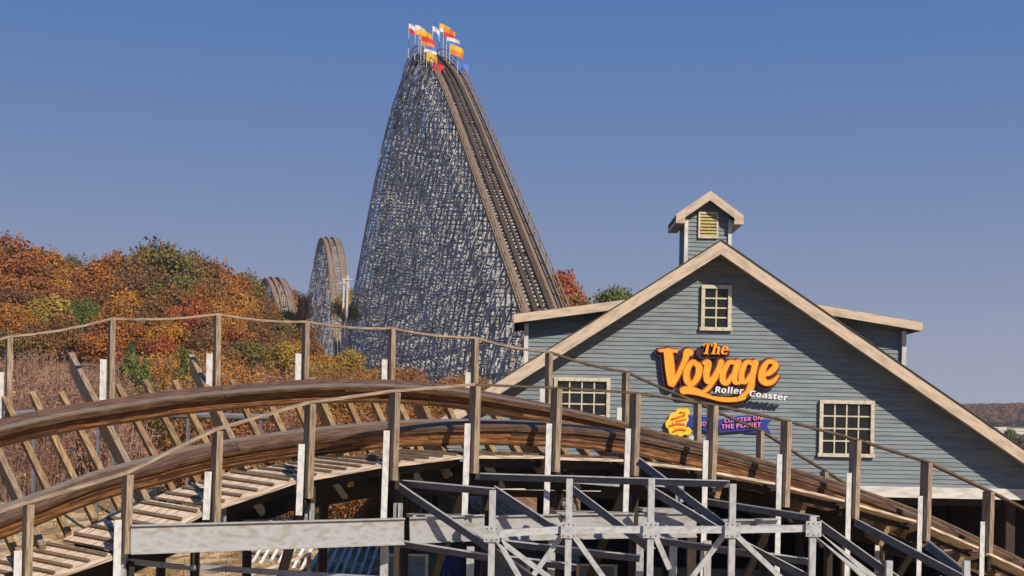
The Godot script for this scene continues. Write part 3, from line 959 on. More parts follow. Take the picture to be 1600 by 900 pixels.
# ---------------------------------------------------------------- lattice hills
func hill(h: Node3D, ctrl: Array, spacing: float, step: float, member: float, batter: float, flare: float, seed_: int, handrails := true) -> void:
	rng.seed = seed_
	# dense samples at equal spacing on the ground plan
	var pts := []
	var t := 0.0
	var last := spline(ctrl, 0)
	pts.append(last)
	while t < ctrl.size() - 1:
		t += .01
		var p := spline(ctrl, t)
		if Vector2(p.x - last.x, p.z - last.z).length() >= spacing:
			pts.append(p)
			last = p
	var sides := []
	for i in pts.size():
		var d: Vector3 = pts[mini(i + 1, pts.size() - 1)] - pts[maxi(i - 1, 0)]
		d.y = 0
		d = d.normalized()
		sides.append(Vector3(d.z, 0, -d.x))      # to the left when looking along the path (away from the lens)
	var off := func(drop: float) -> float: return 1.65 + batter * drop + flare * (1.0 - exp(-drop / 4.0))
	var lg := nb()
	var cl := func() -> Color:
		var g := rng.randf_range(.42, 1.2)
		return Color(g, g, g * rng.randf_range(.98, 1.06))
	for i in pts.size():
		var p: Vector3 = pts[i] - Vector3(0, .55, 0)
		var s: Vector3 = sides[i]
		var b := nb()
		var lev := []
		var y := floorf(p.y / step) * step
		if p.y - y > .6: lev.append(p.y)
		var gmin := gh(p.x, -p.z) - .5
		while y > gmin:
			lev.append(y)
			y -= step
		lev.append(gmin)
		var at := func(c: int, yy: float) -> Vector3:
			var o: float = 0.0
			var drop: float = p.y - yy
			var w: float = off.call(drop)
			match c:
				0: o = w
				1: o = 1.5
				2: o = -1.5
				3: o = -w
				4: o = (w + 1.5) * .5
				5: o = -(w + 1.5) * .5
				6: o = 0.0
			return Vector3(p.x, yy, p.z) + s * o
		for k in lev.size() - 1:
			var y0: float = lev[k]
			var y1: float = lev[k + 1]
			var drop: float = p.y - y1
			var wide: bool = off.call(drop) > 3.2
			for c in ([0, 1, 2, 3, 4] if wide else [0, 1, 2, 3]):
				board(b, at.call(c, y0), at.call(c, y1), member, member, s, cl.call(), false)
			board(b, at.call(0, y1), at.call(3, y1), member * .7, member * .9, Vector3.UP, cl.call(), false)
			var ym := (y0 + y1) * .5
			if y0 - y1 > 2.0: board(b, at.call(0, ym), at.call(1, ym), member * .6, member * .7, Vector3.UP, cl.call(), false)
			if wide and k % 3 == 0:
				if (k + i) % 2: board(b, at.call(0, y0), at.call(1, y1), member * .4, member * .5, Vector3.UP, cl.call(), false)
				else: board(b, at.call(1, y0), at.call(0, y1), member * .4, member * .5, Vector3.UP, cl.call(), false)
			if (k + i) % 2: board(b, at.call(1, y0), at.call(2, y1), member * .4, member * .5, Vector3.UP, cl.call(), false)
			else: board(b, at.call(2, y0), at.call(3, y1), member * .4, member * .5, Vector3.UP, cl.call(), false)
			# ties to the next bent
			if i < pts.size() - 1:
				var pn: Vector3 = pts[i + 1] - Vector3(0, .55, 0)
				if pn.y > y1:
					var s2: Vector3 = sides[i + 1]
					var w2: float = off.call(pn.y - y1)
					var base2 := Vector3(pn.x, y1, pn.z)
					board(lg, at.call(0, y1), base2 + s2 * w2, member * .45, member * .5, Vector3.UP, cl.call(), false)
					if k % 2: board(lg, at.call(1, y1), base2 + s2 * 1.5, member * .45, member * .5, Vector3.UP, cl.call(), false)
					board(lg, at.call(3, y1), base2 - s2 * w2, member * .5, member * .6, Vector3.UP, cl.call(), false)
					if rng.randf() < .12:
						var y2: float = y1 - step if (k % 2 == 0) else y1 + step
						y2 = minf(y2, pn.y)
						board(lg, at.call(0, y1), Vector3(pn.x, y2, pn.z) + s2 * off.call(pn.y - y2), member * .6, member * .7, Vector3.UP, cl.call(), false)
		if b.v.size(): put("support_bent", b, M.hill_steel, h)
	put("bracing", lg, M.hill_steel, h)
	# track
	var tie := nb()
	for side in [-1, 1]:
		var rl := nb()
		var wk := nb()
		var hr := nb()
		for i in pts.size() - 1:
			var a: Vector3 = pts[i]
			var z: Vector3 = pts[i + 1]
			var sa: Vector3 = sides[i] * side
			var sz: Vector3 = sides[i + 1] * side
			board(rl, a + sa * .58 - Vector3(0, .18, 0), z + sz * .58 - Vector3(0, .18, 0), .36, .36, Vector3.UP, grey(.8, 1.2), false)
			board(wk, a + sa * 1.22 - Vector3(0, .33, 0), z + sz * 1.22 - Vector3(0, .33, 0), .55, .07, Vector3.UP, grey(.8, 1.2), false)
			board(wk, a + sa * 1.62 - Vector3(0, .42, 0), z + sz * 1.62 - Vector3(0, .42, 0), .09, .34, Vector3.UP, grey(1.0, 1.5), false)
			if handrails:
				board(hr, a + sa * 1.62 + Vector3(0, .75, 0), z + sz * 1.62 + Vector3(0, .75, 0), .09, .08, Vector3.UP, grey(1.0, 1.4), false)
				board(hr, a + sa * 1.62 + Vector3(0, .2, 0), z + sz * 1.62 + Vector3(0, .2, 0), .06, .06, Vector3.UP, grey(.8, 1.2), false)
				board(hr, a + sa * 1.62 - Vector3(0, .5, 0), a + sa * 1.62 + Vector3(0, .78, 0), .09, .09, sa, grey(.9, 1.3), false)
		put("rail", rl, M.hill_rail if handrails else M.hill_wood, h)
		put("walkway", wk, M.hill_wood, h)
		if handrails: put("handrail", hr, M.hill_wood, h)
	for i in pts.size() - 1:
		for q in 4:
			var f := (q + rng.randf() * .2) / 4.0
			var c: Vector3 = pts[i].lerp(pts[i + 1], f) - Vector3(0, .44, 0)
			board(tie, c - sides[i] * 1.75, c + sides[i] * 1.75, .12, .12, Vector3.UP, grey(.7, 1.3), false)
	var tm := put("ties", tie, M.hill_wood, h)
	tm.set_meta("kind", "stuff")

func make_hills() -> void:
	var lift := []
	for q in [[66, 5.6, -5.2], [78, 4.0, 1.4], [90, 2.2, 8.1], [105, -.2, 16.3], [120, -2.7, 24.6], [135, -5.2, 32.9], [150, -7.9, 41.2], [157, -9.6, 44.9], [163, -11.2, 47.6], [168, -12.7, 48.3], [173, -14.3, 46.0], [179, -16.2, 38.0], [186, -18.4, 25.0], [194, -20.9, 11.0]]:
		lift.append(Vector3(q[1], H + q[2], -q[0]))
	var h := thing("lift_hill", "towering lift hill of grey steel lattice with brown track and flags at its top", "coaster hill")
	hill(h, lift, 2.7, 2.6, .15, .165, 1.3, 71)
	# chain trough between the rails
	var ch := nb()
	for i in 40:
		var a := spline(lift, i * 8.0 / 40.0)
		var z := spline(lift, (i + 1) * 8.0 / 40.0)
		board(ch, a - Vector3(0, .25, 0), z - Vector3(0, .25, 0), .2, .2, Vector3.UP, Color.WHITE, false)
	put("chain_trough", ch, M.hill_rail, h)
	var h2 := thing("coaster_hill", "narrow humped coaster hill of grey lattice standing against the sky beyond the trees", "coaster hill", Vector3.ZERO, "distant coaster hills")
	var c2 := []
	for q in [[160, -20.6, -3.0], [165, -21.9, 8.0], [170, -23.1, 16.5], [176, -24.6, 23.2], [182, -26.2, 26.6], [188, -27.8, 27.0], [194, -29.4, 23.5], [200, -31.0, 16.0], [207, -32.8, 5.0]]:
		c2.append(Vector3(q[1] * 1.35, H + q[2] * 1.35, -q[0] * 1.35))
	hill(h2, c2, 2.6, 2.6, .11, .09, .6, 72, false)
	var h3 := thing("coaster_hill", "farthest humped coaster hill, half hidden by brown trees", "coaster hill", Vector3.ZERO, "distant coaster hills")
	var c3 := []
	for q in [[196, -33.8, 0.0], [203, -35.4, 12.0], [210, -37.6, 20.0], [217, -40.2, 24.4], [224, -42.5, 25.4], [231, -44.6, 22.0], [240, -47.0, 12.0]]:
		c3.append(Vector3(q[1], H + q[2], -q[0]))
	hill(h3, c3, 2.6, 2.6, .11, .07, .4, 73, false)
	rng.seed = 99
	# flags
	var fl := [
		[639, 36, 163.5, "flag_white", "flag_red", "white flag with a red patch, farthest of the left row on the lift hill", 11, 18],
		[649, 38, 162, "flag_white", "flag_yellow", "white and yellow flag, second in the left row on the lift hill", 15, 18],
		[655, 45, 160.5, "flag_yellow", "flag_orange", "yellow and orange flag in the middle of the left row", 19, 19],
		[658, 56, 159, "flag_red", "flag_orange", "red flag below the yellow and orange one in the left row", 21, 17],
		[663, 70, 157, "flag_blue", "flag_white", "pale blue flag in the left row on the lift hill", 19, 13],
		[667, 80, 155, "flag_yellow", "flag_yellow", "plain yellow flag low in the left row on the lift hill", 16, 18],
		[676, 96, 152.5, "flag_red", "flag_red", "plain red flag, lowest of the left row on the lift hill", 18, 17],
		[676, 40, 163.5, "flag_white", "flag_blue", "white flag with blue patch, farthest of the right row on the lift hill", 11, 20],
		[687, 36, 161.5, "flag_yellow", "flag_white", "pale yellow flag at the top of the right row", 16, 16],
		[693, 42, 160, "flag_orange", "flag_red", "orange and red flag high in the right row", 18, 18],
		[698, 57, 158, "flag_white", "flag_blue", "white and pale blue flag in the middle of the right row", 20, 14],
		[703, 68, 156, "flag_yellow", "flag_orange", "yellow flag with orange lower edge in the right row", 21, 20],
		[715, 95, 152, "flag_blue", "flag_blue", "blue flag, lowest of the right row on the lift hill", 20, 17]]
	for f in fl:
		var top := P(f[0], f[1], f[2])
		var fg := thing("flag", f[5], "flag", Vector3(top.x, 0, top.z), "flags on the lift hill")
		# the pole reaches down to the walkway
		var by := 0.0
		var bd := 1e9
		for i in 400:
			var c := spline(lift, 5.0 + i * .012)
			if absf(c.z - top.z) < bd:
				bd = absf(c.z - top.z)
				by = c.y
		var pb := nb()
		tube(pb, [Vector3(0, minf(by - .8, top.y - 2.2), 0), Vector3(0, top.y, 0)], [.045, .03], 6, Color.WHITE)
		put("pole", pb, M.white_trim, fg)
		var pw: float = f[6] * f[2] / F
		var ph: float = f[7] * f[2] / F * .8
		for half in 2:
			var fb := nb()
			var ph0 := rng.randf() * 6.0
			for i in range(0, 8):
				var q := []
				for j in [i, i + 1]:
					var u: float = j / 8.0
					var wave := sin(u * 7.0 + f[0]) * .16 * u
					var droop := u * u * .42 + u * .1
					for e in [half * .5, half * .5 + .5]:
						q.append(Vector3(u * pw + .03, top.y - .06 - e * ph - droop * ph - wave * .3, wave + (e - .5) * .1 * u))
				face(fb, [q[0], q[2], q[3], q[1]], q[0] + Vector3(0, 0, -9), Color.WHITE)
			put("cloth", fb, M[f[3 + half]], fg)
	# two pale poles between the hills
	for q in [[537, 436, 150.0, "tall pale pole right beside the narrow coaster hill, the shorter of two"], [543, 430, 148.0, "tall pale pole next to the lattice of the lift hill, the taller of two"]]:
		var a := P(q[0], q[1], q[2])
		var pb := nb()
		tube(pb, [Vector3(0, 0, 0), Vector3(0, a.y - gh(a.x, q[2]) + .3, 0)], [.2, .13], 8, Color.WHITE)
		var pl := thing("pole", q[3], "pole", Vector3(a.x, gh(a.x, q[2]) - .3, a.z), "pale poles")
		put("shaft", pb, M.white_trim, pl)
		one("crossarm", Vector3(-.6, a.y - pl.position.y - .5, .16), Vector3(.6, a.y - pl.position.y - .5, .16), .12, .12, Vector3.UP, M.white_trim, pl)

# ---------------------------------------------------------------- vegetation
var crowns := {}
var PAL := {
	"rust": [[0.284, 0.092, 0.014], [0.344, 0.128, 0.016], [0.215, 0.064, 0.013], [0.258, 0.112, 0.018]],
	"orange": [[0.378, 0.152, 0.014], [0.430, 0.200, 0.023], [0.310, 0.112, 0.013], [0.344, 0.168, 0.027]],
	"russet": [[0.172, 0.076, 0.023], [0.215, 0.100, 0.027], [0.138, 0.068, 0.022], [0.206, 0.120, 0.032]],
	"olive": [[0.138, 0.112, 0.022], [0.181, 0.128, 0.027], [0.103, 0.096, 0.018], [0.206, 0.128, 0.023]],
	"green": [[0.077, 0.112, 0.020], [0.103, 0.136, 0.023], [0.060, 0.088, 0.016], [0.146, 0.144, 0.027]],
	"yellow": [[0.361, 0.240, 0.036], [0.310, 0.208, 0.032], [0.258, 0.192, 0.036], [0.396, 0.256, 0.045]],
	"red": [[0.310, 0.060, 0.016], [0.361, 0.088, 0.018], [0.241, 0.048, 0.014], [0.327, 0.112, 0.023]],
	"brush": [[0.292, 0.144, 0.081], [0.241, 0.116, 0.068], [0.327, 0.176, 0.108], [0.284, 0.112, 0.054]],
}

func crown(pal: String, variant: int, leaves: int, size: float, conifer := false) -> ArrayMesh:
	var key := "%s%d_%d_%s" % [pal, variant, leaves, conifer]
	if crowns.has(key): return crowns[key]
	var r := RandomNumberGenerator.new()
	r.seed = hash(key)
	var b := nb()
	var lobes := []
	if conifer:
		for k in 14:
			var f := k / 13.0
			var w := .40 * (1.0 - f) + .05
			var an := k * 2.4
			lobes.append([Vector3(cos(an) * w * .5, .1 + f * .82, sin(an) * w * .5), Vector3(w * .75, .10, w * .75)])
	else:
		var n := 13 + variant % 3 * 3
		for k in n:
			var d := Vector3(r.randfn(), r.randfn(), r.randfn()).normalized()
			d.y = absf(d.y) * 1.1 - .35
			var rr := r.randf_range(.45, 1.0)
			var c := Vector3(d.x * .33 * rr, .60 + d.y * .30 * rr, d.z * .33 * rr)
			var s := r.randf_range(.13, .21)
			lobes.append([c, Vector3(s, s * r.randf_range(.7, 1.0), s)])
		lobes.append([Vector3(0, .62, 0), Vector3(.24, .26, .24)])
	var cols: Array = PAL[pal]
	var tints := []
	for l in lobes:
		var c: Array = cols[r.randi() % cols.size()]
		tints.append(c)
	for i in leaves:
		var k := r.randi() % lobes.size()
		var l = lobes[k]
		var d := Vector3(r.randfn(), r.randfn() , r.randfn()).normalized()
		if d.y < -.3 and r.randf() < .6: d.y = -d.y
		var p: Vector3 = l[0] + d * l[1] * (r.randf_range(.62, 1.0) if r.randf() < .8 else r.randf_range(1.0, 1.28))
		var nn := (d + Vector3(r.randfn(), r.randfn(), r.randfn()) * .55).normalized()
		var a := nn.cross(Vector3(r.randfn(), r.randfn(), r.randfn())).normalized()
		var c2 := nn.cross(a)
		var s := size * r.randf_range(.5, 1.15)
		var base: Array = tints[k] if r.randf() < .7 else cols[r.randi() % cols.size()]
		var j := r.randf_range(.7, 1.3)
		var col := Color(base[0] * j, base[1] * j * r.randf_range(.9, 1.1), base[2] * j)
		a *= s
		c2 *= s * r.randf_range(.5, .9)
		tri(b, p - a, p + c2, p + a * .9, nn, Vector2.ZERO, Vector2.RIGHT, Vector2.ONE, col)
		tri(b, p - a, p - c2 * .8, p + a * .9, nn, Vector2.ZERO, Vector2.RIGHT, Vector2.ONE, col)
	var m := mesh_of(b)
	crowns[key] = m
	return m

func trunk(variant: int) -> ArrayMesh:
	var key := "trunk%d" % variant
	if crowns.has(key): return crowns[key]
	var r := RandomNumberGenerator.new()
	r.seed = 100 + variant
	var b := nb()
	tube(b, [Vector3(0, -.03, 0), Vector3(.01, .25, 0), Vector3(0, .55, .01), Vector3(.01, .85, 0)], [.028, .022, .015, .004], 7, Color.WHITE)
	for k in 7:
		var an := k * 2.4 + variant
		var y := .26 + k * .06
		var e := Vector3(cos(an) * r.randf_range(.2, .36), y + r.randf_range(.12, .28), sin(an) * r.randf_range(.2, .36))
		tube(b, [Vector3(0, y, 0), e * Vector3(.5, 0, .5) + Vector3(0, (y + e.y) * .5 + .02, 0), e], [.012, .008, .002], 5, Color.WHITE)
	var m := mesh_of(b)
	crowns[key] = m
	return m

func tree(px: float, py: float, z: float, wpx: float, pal: String, label: String, group: String, leaves := 3000, size := .034, conifer := false) -> void:
	var top := P(px, py, z)
	var g := gh(top.x, z)
	var h := top.y - g
	var w := wpx * z / F
	var v := rng.randi() % 4
	var called: String = "conifer" if conifer else "tree"
	var t := thing(called, label, "tree", Vector3(top.x, g, top.z), group)
	var tr := inst("trunk", trunk(v), M.bark, t)
	tr.scale = Vector3(minf(w, h), h, minf(w, h))
	var c := inst("crown", crown(pal, v, leaves, size, conifer), M.leaf, t)
	var hc := h if conifer else minf(h * 1.06, w * 1.45)
	c.scale = Vector3(w, hc, w)
	c.position.y = maxf(0.0, h - hc)
	t.rotation.y = rng.randf() * TAU

var shrubs := {}
func shrub(x: float, z: float, h: float, w: float, pal: String, label: String, group: String) -> void:
	var v := rng.randi() % 3
	var key := "%s%d" % [pal, v]
	if not shrubs.has(key):
		var r := RandomNumberGenerator.new()
		r.seed = hash(key)
		var stems := nb()
		var lf := nb()
		var cols: Array = PAL[pal]
		for k in 110:
			var an := r.randf() * TAU
			var rad := sqrt(r.randf()) * .32
			var p := Vector3(cos(an) * rad, -.05, sin(an) * rad)
			var tip := Vector3(p.x * 1.5 + r.randfn() * .06, r.randf_range(.55, 1.0), p.z * 1.5 + r.randfn() * .06)
			var mid := p.lerp(tip, .5) + Vector3(r.randfn(), 0, r.randfn()) * .03
			var g := r.randf_range(.6, 1.3)
			tube(stems, [p, mid, tip], [.007, .005, .002], 3, Color(g, g * r.randf_range(.8, 1), g * .85))
			for e in 3:
				var q := mid.lerp(tip, r.randf())
				var e2 := q + Vector3(r.randfn() * .1, r.randf() * .14, r.randfn() * .1)
				tube(stems, [q, e2], [.004, .0015], 3, Color(g, g * .85, g * .75))
			for e in (8 if pal == "brush" else 70):
				var q := p.lerp(tip, r.randf_range(.35, 1.05)) + Vector3(r.randfn(), r.randfn(), r.randfn()) * .07
				var nn := Vector3(r.randfn(), r.randfn(), r.randfn()).normalized()
				var a := nn.cross(Vector3(r.randfn(), r.randfn(), r.randfn())).normalized() * r.randf_range(.013, .028)
				var c2 := nn.cross(a) * .7
				var cc: Array = cols[r.randi() % 4]
				var j := r.randf_range(.7, 1.35)
				tri(lf, q - a, q + c2, q + a, nn, Vector2.ZERO, Vector2.RIGHT, Vector2.ONE, Color(cc[0] * j, cc[1] * j, cc[2] * j))
				tri(lf, q - a, q - c2, q + a, nn, Vector2.ZERO, Vector2.RIGHT, Vector2.ONE, Color(cc[0] * j, cc[1] * j, cc[2] * j))
		shrubs[key] = [mesh_of(stems), mesh_of(lf)]
	var t := thing("shrub", label, "shrub", Vector3(x, gh(x, z), -z), group)
	var s := inst("stems", shrubs[key][0], M.twig, t)
	var l := inst("leaves", shrubs[key][1], M.leaf, t)
	s.scale = Vector3(w, h, w)
	l.scale = Vector3(w, h, w)
	t.rotation.y = rng.randf() * TAU

var ranks := {}
func ranked(lb: String) -> String:
	var k: int = ranks.get(lb, 0)
	ranks[lb] = k + 1
	var w: Array = ["first", "second", "third", "fourth", "fifth", "sixth", "seventh", "eighth", "ninth", "tenth", "eleventh", "twelfth", "thirteenth", "fourteenth", "fifteenth", "sixteenth", "seventeenth", "eighteenth", "nineteenth", "twentieth", "twenty-first", "twenty-second", "twenty-third", "twenty-fourth", "twenty-fifth", "twenty-sixth", "twenty-seventh", "twenty-eighth"]
	return "%s, %s from the left" % [lb, w[mini(k, 27)]]

func make_trees() -> void:
	rng.seed = 2024
	var hg := "autumn trees on the wooded hillside"
	# x, top, distance, width, palette, label
	var rows := [
		[-60, 372, 175, 170, "rust"], [20, 366, 170, 150, "rust"], [75, 384, 172, 120, "orange"], [135, 396, 185, 110, "olive"], [185, 396, 178, 120, "rust"], [250, 376, 160, 165, "olive"], [305, 392, 168, 120, "russet"], [345, 402, 170, 110, "rust"], [385, 420, 172, 90, "olive"], [412, 436, 178, 80, "russet"], [452, 452, 250, 70, "rust"], [478, 458, 255, 70, "rust"], [560, 432, 215, 80, "olive"], [545, 448, 200, 60, "yellow"],
		[-40, 420, 140, 150, "orange"], [45, 425, 138, 130, "rust"], [100, 430, 142, 120, "orange"], [160, 428, 140, 120, "rust"], [215, 425, 140, 120, "russet"], [270, 430, 138, 120, "olive"], [330, 428, 140, 110, "russet"], [372, 440, 142, 95, "orange"], [405, 462, 145, 80, "russet"], [440, 470, 190, 70, "olive"],
		[10, 468, 112, 130, "orange"], [75, 462, 115, 120, "yellow"], [130, 470, 118, 110, "green"], [185, 472, 114, 110, "rust"], [240, 468, 116, 110, "russet"], [300, 462, 115, 120, "red"], [350, 470, 116, 100, "orange"], [395, 490, 118, 90, "russet"], [440, 500, 120, 80, "olive"], [475, 505, 118, 70, "russet"],
		[-20, 510, 92, 120, "olive"], [60, 508, 94, 110, "russet"], [160, 512, 92, 100, "rust"], [345, 520, 92, 110, "russet"], [390, 522, 95, 100, "olive"], [445, 535, 96, 90, "yellow"], [500, 545, 97, 80, "orange"],
		[0, 400, 158, 150, "rust"], [60, 405, 156, 130, "rust"], [110, 412, 160, 120, "orange"], [155, 410, 156, 120, "rust"], [220, 405, 150, 130, "russet"], [300, 412, 152, 120, "olive"], [360, 425, 155, 100, "rust"], [-10, 445, 126, 140, "rust"], [30, 448, 124, 120, "russet"], [95, 452, 126, 120, "rust"], [150, 450, 126, 120, "russet"], [205, 452, 127, 110, "orange"], [265, 452, 126, 120, "russet"], [325, 452, 126, 110, "rust"], [380, 462, 128, 90, "orange"], [420, 475, 130, 80, "russet"],
		[30, 490, 104, 110, "rust"], [105, 492, 103, 110, "russet"], [210, 495, 104, 100, "rust"], [270, 490, 103, 100, "orange"], [325, 495, 103, 90, "russet"], [370, 500, 105, 90, "rust"], [420, 512, 106, 80, "russet"], [460, 525, 106, 70, "orange"],
		[250, 512, 82, 70, "red"], [282, 535, 78, 60, "green"], [545, 470, 150, 40, "yellow"], [550, 545, 98, 70, "yellow"]]
	var nm := {"rust": "rust-brown oak", "orange": "orange maple", "russet": "dull brown tree", "olive": "olive-brown tree", "green": "green tree", "yellow": "yellow-green tree", "red": "red-orange tree"}
	var where := func(z: float) -> String:
		if z > 240: return "on the skyline just left of the narrow coaster hill"
		if z > 155: return "on the skyline of the wooded hillside"
		if z > 130: return "high on the wooded hillside below the skyline"
		if z > 105: return "halfway down the wooded hillside"
		return "low on the hillside behind the far handrail"
	rows.sort_custom(func(a, b): return a[0] < b[0])
	for q in rows:
		var lb: String = "%s %s" % [nm[q[4]], where.call(q[2])]
		if q[0] == 250 and q[2] == 160: lb = "largest olive-brown tree, rounded above the skyline of the hillside"
		if q[0] == 75 and q[2] == 172: lb = "orange maple on the hillside skyline left of a green-topped tree"
		if q[0] == 545 and q[2] == 150: lb = "slender yellow tree between the pale poles and the lift hill"
		tree(q[0] + rng.randf_range(-4, 4), q[1], q[2], q[3], q[4], ranked(lb), hg, 7000, .021)
	# to the right of the lift hill
	tree(880, 412, 120, 100, "red", "red-orange tree right beside the foot of the lift hill", "trees beside the station roof", 5000, .026)
	tree(915, 446, 105, 120, "olive", "olive tree between the lift hill and the green tree above the dormer", "trees beside the station roof", 5000, .026)
	tree(957, 434, 110, 100, "green", "green tree above the roof of the left dormer", "trees beside the station roof", 5000, .026)
	tree(892, 462, 95, 90, "rust", "low rust-coloured tree behind the left dormer's roof", "trees beside the station roof", 5000, .026)
	tree(985, 452, 108, 50, "russet", "thin brown tree where the rake board meets the dormer", "trees beside the station roof", 700, .03)
	# conifers low at the left
	tree(205, 538, 66, 84, "green", "dark green conifer standing in the brush behind the track", "conifers", 4500, .035, true)
	tree(228, 560, 64, 64, "green", "small bright green conifer beside the taller one in the brush", "conifers", 4500, .035, true)
	tree(288, 556, 68, 72, "green", "green conifer below the red-orange tree behind the track", "conifers", 4500, .035, true)
	# brush on the slope
	var gl := "bare brush on the slope"
	for i in 90:
		var px := -60.0 + i * 7.8 + rng.randf_range(0, 7)
		var z := rng.randf_range(46, 84)
		var p := P(px, 600, z)
		var pal: String = ["brush", "brush", "rust", "brush", "orange", "olive"][rng.randi() % 6]
		if px < 180: pal = "brush"
		if px > 430: pal = ["orange", "yellow", "rust", "brush", "orange"][rng.randi() % 5]
		var near: String = "just behind the track" if z < 58 else ("on the slope behind the track" if z < 70 else "far up the slope behind the track")
		var kind: String = {"brush": "bare reddish-brown bush", "rust": "rust-leaved bush", "orange": "orange-leaved bush", "olive": "olive bush", "yellow": "yellow bush"}[pal]
		shrub(p.x, z, rng.randf_range(2.2, 3.6) if px < 420 else rng.randf_range(1.6, 2.6), rng.randf_range(2.6, 4.2), pal, ranked("%s %s" % [kind, near]), gl)
	for i in 26:
		var px := 480.0 + i * 13.5 + rng.randf_range(0, 12)
		var z := rng.randf_range(60, 92)
		var p := P(px, 600, z)
		var pal: String = ["orange", "rust", "yellow", "olive"][rng.randi() % 4]
		shrub(p.x, z, rng.randf_range(1.8, 3.0), rng.randf_range(2.4, 3.6), pal, ranked({"orange": "orange", "rust": "rust-red", "yellow": "yellow", "olive": "olive"}[pal] + " bush at the foot of the lift hill's lattice"), "bushes at the foot of the lift hill")
	for i in 9:
		var px := 395.0 + i * 26.0
		var p := P(px, 860, 41.0 + rng.randf() * 2.0)
		shrub(p.x, -p.z, rng.randf_range(1.3, 2.2), rng.randf_range(1.8, 2.6), "olive" if i % 3 else "rust", ranked("low olive bush behind the leaning struts" if i % 3 else "low rust-leaved bush behind the leaning struts"), "bushes behind the struts")
	# dry grass tufts on the bank
	var tf := nb()
	for i in 9000:
		var z := rng.randf_range(26, 60)
		var x := rng.randf_range(-.42 * z, -1.0)
		if fposmod(sin(x * .7) * 3.0 + cos(z * .5) * 2.0, 2.0) < .9: continue
		var p := Vector3(x, gh(x, z) - .03, -z)
		var h := rng.randf_range(.15, .5)
		var d := Vector3(rng.randfn() * .12, h, rng.randfn() * .12)
		var s := Vector3(rng.randf_range(-1, 1), 0, rng.randf_range(-1, 1)).normalized() * .03
		var c: Array = [[.40, .22, .06], [.34, .20, .07], [.44, .29, .11], [.28, .16, .05]][rng.randi() % 4]
		tri(tf, p - s, p + s, p + d, s.cross(d).normalized(), Vector2.ZERO, Vector2.RIGHT, Vector2.ONE, Color(c[0], c[1], c[2]))
	var go := put("grass", tf, M.leaf, self)
	tag(go, "dry orange grass on the sandy bank below the track", "grass", "", "stuff")
	# far wood on the low ridge at the right
	var mm := MultiMesh.new()
	mm.transform_format = MultiMesh.TRANSFORM_3D
	mm.mesh = crown("russet", 9, 420, .07)
	mm.instance_count = 7000
	for i in 7000:
		var z := rng.randf_range(850, 1250)
		var x := z * rng.randf_range(.16, .85)
		var s := rng.randf_range(7, 11)
		mm.set_instance_transform(i, Transform3D(Basis(Vector3.UP, rng.randf() * TAU).scaled(Vector3(s, s, s)), Vector3(x, gh(x, z) - s * .25, -z)))
	var mi := MultiMeshInstance3D.new()
	mi.multimesh = mm
	mi.material_override = M.leaf
	mi.name = "far_woods"
	add_child(mi)
	tag(mi, "brown leafless wood covering the low ridge on the horizon", "woods", "", "stuff")
	for q in [[1556, 662, 790, 13.0, "white farm shed before the far ridge, left of the green bush"], [1588, 660, 780, 22.0, "long white shed at the picture's edge before the far ridge"]]:
		var p := P(q[0], q[1], q[2])
		var s := thing("shed", q[4], "shed", Vector3(p.x, gh(p.x, q[2]), p.z), "far sheds")
		var b := nb()
		slab(b, [Vector2(-q[3] * .5, -.2), Vector2(q[3] * .5, -.2), Vector2(q[3] * .5, 3.6), Vector2(-q[3] * .5, 3.6)], -8, 0)
		put("shed_wall", b, M.white_trim, s)
		b = nb()
		slab(b, [Vector2(-q[3] * .53, 3.6), Vector2(q[3] * .53, 3.6), Vector2(q[3] * .5, 5.0), Vector2(-q[3] * .5, 5.0)], -8.4, .4)
		put("roof", b, M.white_trim, s)
	for q in [[1580, 668, 430, 34, "green", "green bush in the field before the far ridge"], [1545, 672, 345, 26, "olive", "olive bush in the field before the far ridge"], [1600, 676, 300, 40, "olive", "olive bush at the picture's right edge before the far ridge"]]:
		tree(q[0], q[1], q[2], q[3], q[4], q[5], "bushes in the far field", 700, .07)

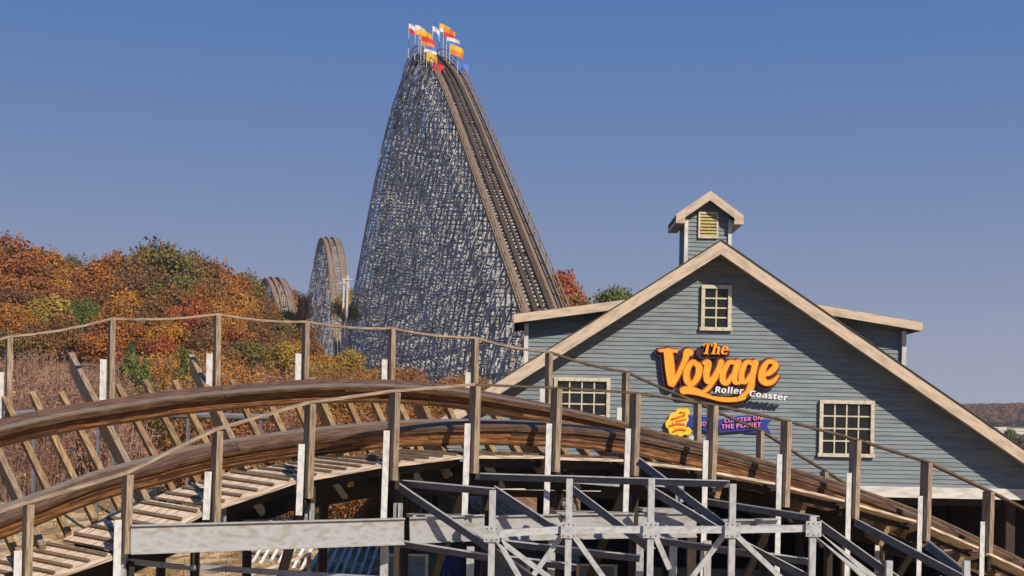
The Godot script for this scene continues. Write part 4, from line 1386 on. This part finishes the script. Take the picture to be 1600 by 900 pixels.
# ---------------------------------------------------------------- lower structure at the bottom left
func make_lower() -> void:
	var lw := thing("lower_track_support", "row of leaning pale steel struts below the wide beam", "support frame")
	for i in 16:
		var px := 398.0 + i * 13.0
		var z := 38.0 - i * .1
		var g := P(px - 22, 905 + 40, z)
		var top := P(px + (6 if i < 12 else 1), 842, z + .6)
		var b := nb()
		angle(b, top, Vector3(g.x, gh(g.x, z) - .1, g.z), .085, Vector3.RIGHT, Vector3(0, 0, 1), grey(.8, 1.05))
		put("strut", b, M.galvanised, lw)
	one("cap_rail", P(394, 842, 38.6), P(600, 840, 37.0), .12, .12, Vector3.UP, M.shade_and_old_wood, lw)
	var rl := thing("ramp_rail", "sloping tan timber rail on posts at the foot of the sandy bank", "railing")
	one("rail_board", P(372, 904, 33), P(486, 865, 33.6), .16, .07, Vector3.UP, M.deck, rl)
	for q in [.04, .35, .66, .97]:
		var p := P(372, 904, 33).lerp(P(486, 865, 33.6), q)
		one("rail_post", p - Vector3(0, .03, 0), Vector3(p.x, gh(p.x, -p.z) - .2, p.z), .1, .1, Vector3.RIGHT, M.tie_wood, rl)
	# far pipes behind the track at the left
	for q in [[-60, 652, 165, 638, 40.0, "grey pipe rail seen between the track's rails"], [165, 645, 420, 652, 44.0, "grey pipe rail behind the track, right of the first"]]:
		var a := P(q[0], q[1], q[4])
		var z := P(q[2], q[3], q[4] + 1.0)
		var pr := thing("pipe_rail", q[5], "railing", Vector3.ZERO, "pipe rails")
		var b := nb()
		tube(b, [a, z], [.12, .12], 8, Color.WHITE)
		put("pipe", b, M.shade_and_pipe_steel, pr)
		for f in [.05, .5, .95]:
			var p := a.lerp(z, f)
			one("pipe_post", p - Vector3(0, .1, 0), Vector3(p.x, gh(p.x, -p.z) - .2, p.z), .09, .09, Vector3(0, 0, 1), M.shade_and_pipe_steel, pr)

# ---------------------------------------------------------------- build
func _ready() -> void:
	rng.seed = 12345
	# camera: level, lens shifted upwards, rolled by about one degree
	var cam := Camera3D.new()
	cam.name = "camera"
	cam.projection = Camera3D.PROJECTION_FRUSTUM
	cam.keep_aspect = Camera3D.KEEP_HEIGHT
	cam.near = .1
	cam.far = 8000.0
	cam.size = 900.0 / F * .1
	cam.frustum_offset = Vector2(0, 220.0 / F * .1)
	cam.position = Vector3(0, H, 0)
	cam.rotation = Vector3(0, 0, ROLL)
	add_child(cam)
	cam.current = true
	# sky
	var sm := ProceduralSkyMaterial.new()
	sm.sky_top_color = Color(.15, .40, .665)
	sm.sky_horizon_color = Color(.65, .66, .695)
	sm.sky_curve = .13
	sm.ground_bottom_color = Color(.32, .27, .20)
	sm.ground_horizon_color = Color(.50, .50, .50)
	sm.sun_angle_max = 1.0
	var sky := Sky.new()
	sky.sky_material = sm
	var env := Environment.new()
	env.background_mode = Environment.BG_SKY
	env.sky = sky
	env.tonemap_mode = Environment.TONE_MAPPER_LINEAR
	env.tonemap_exposure = 1.08
	env.fog_enabled = true
	env.fog_density = .00022
	env.fog_light_color = Color(.66, .68, .74)
	env.sdfgi_enabled = true
	env.ssao_enabled = true
	env.ssil_enabled = true
	var we := WorldEnvironment.new()
	we.name = "world_environment"
	we.environment = env
	add_child(we)
	# sun: high on the right behind the lens
	var sun := DirectionalLight3D.new()
	sun.name = "sun"
	sun.light_energy = 1.5
	sun.light_color = Color(1.0, .94, .85)
	sun.light_angular_distance = .5
	sun.shadow_enabled = true
	add_child(sun)
	sun.look_at_from_position(Vector3.ZERO, Vector3(-.47, -.60, -.66), Vector3.UP)
	make_materials()
	make_ground()
	make_station()
	make_hills()
	make_trees()
	rng.seed = 77
	make_track()
	make_frame()
	make_lower()
	make_sign()
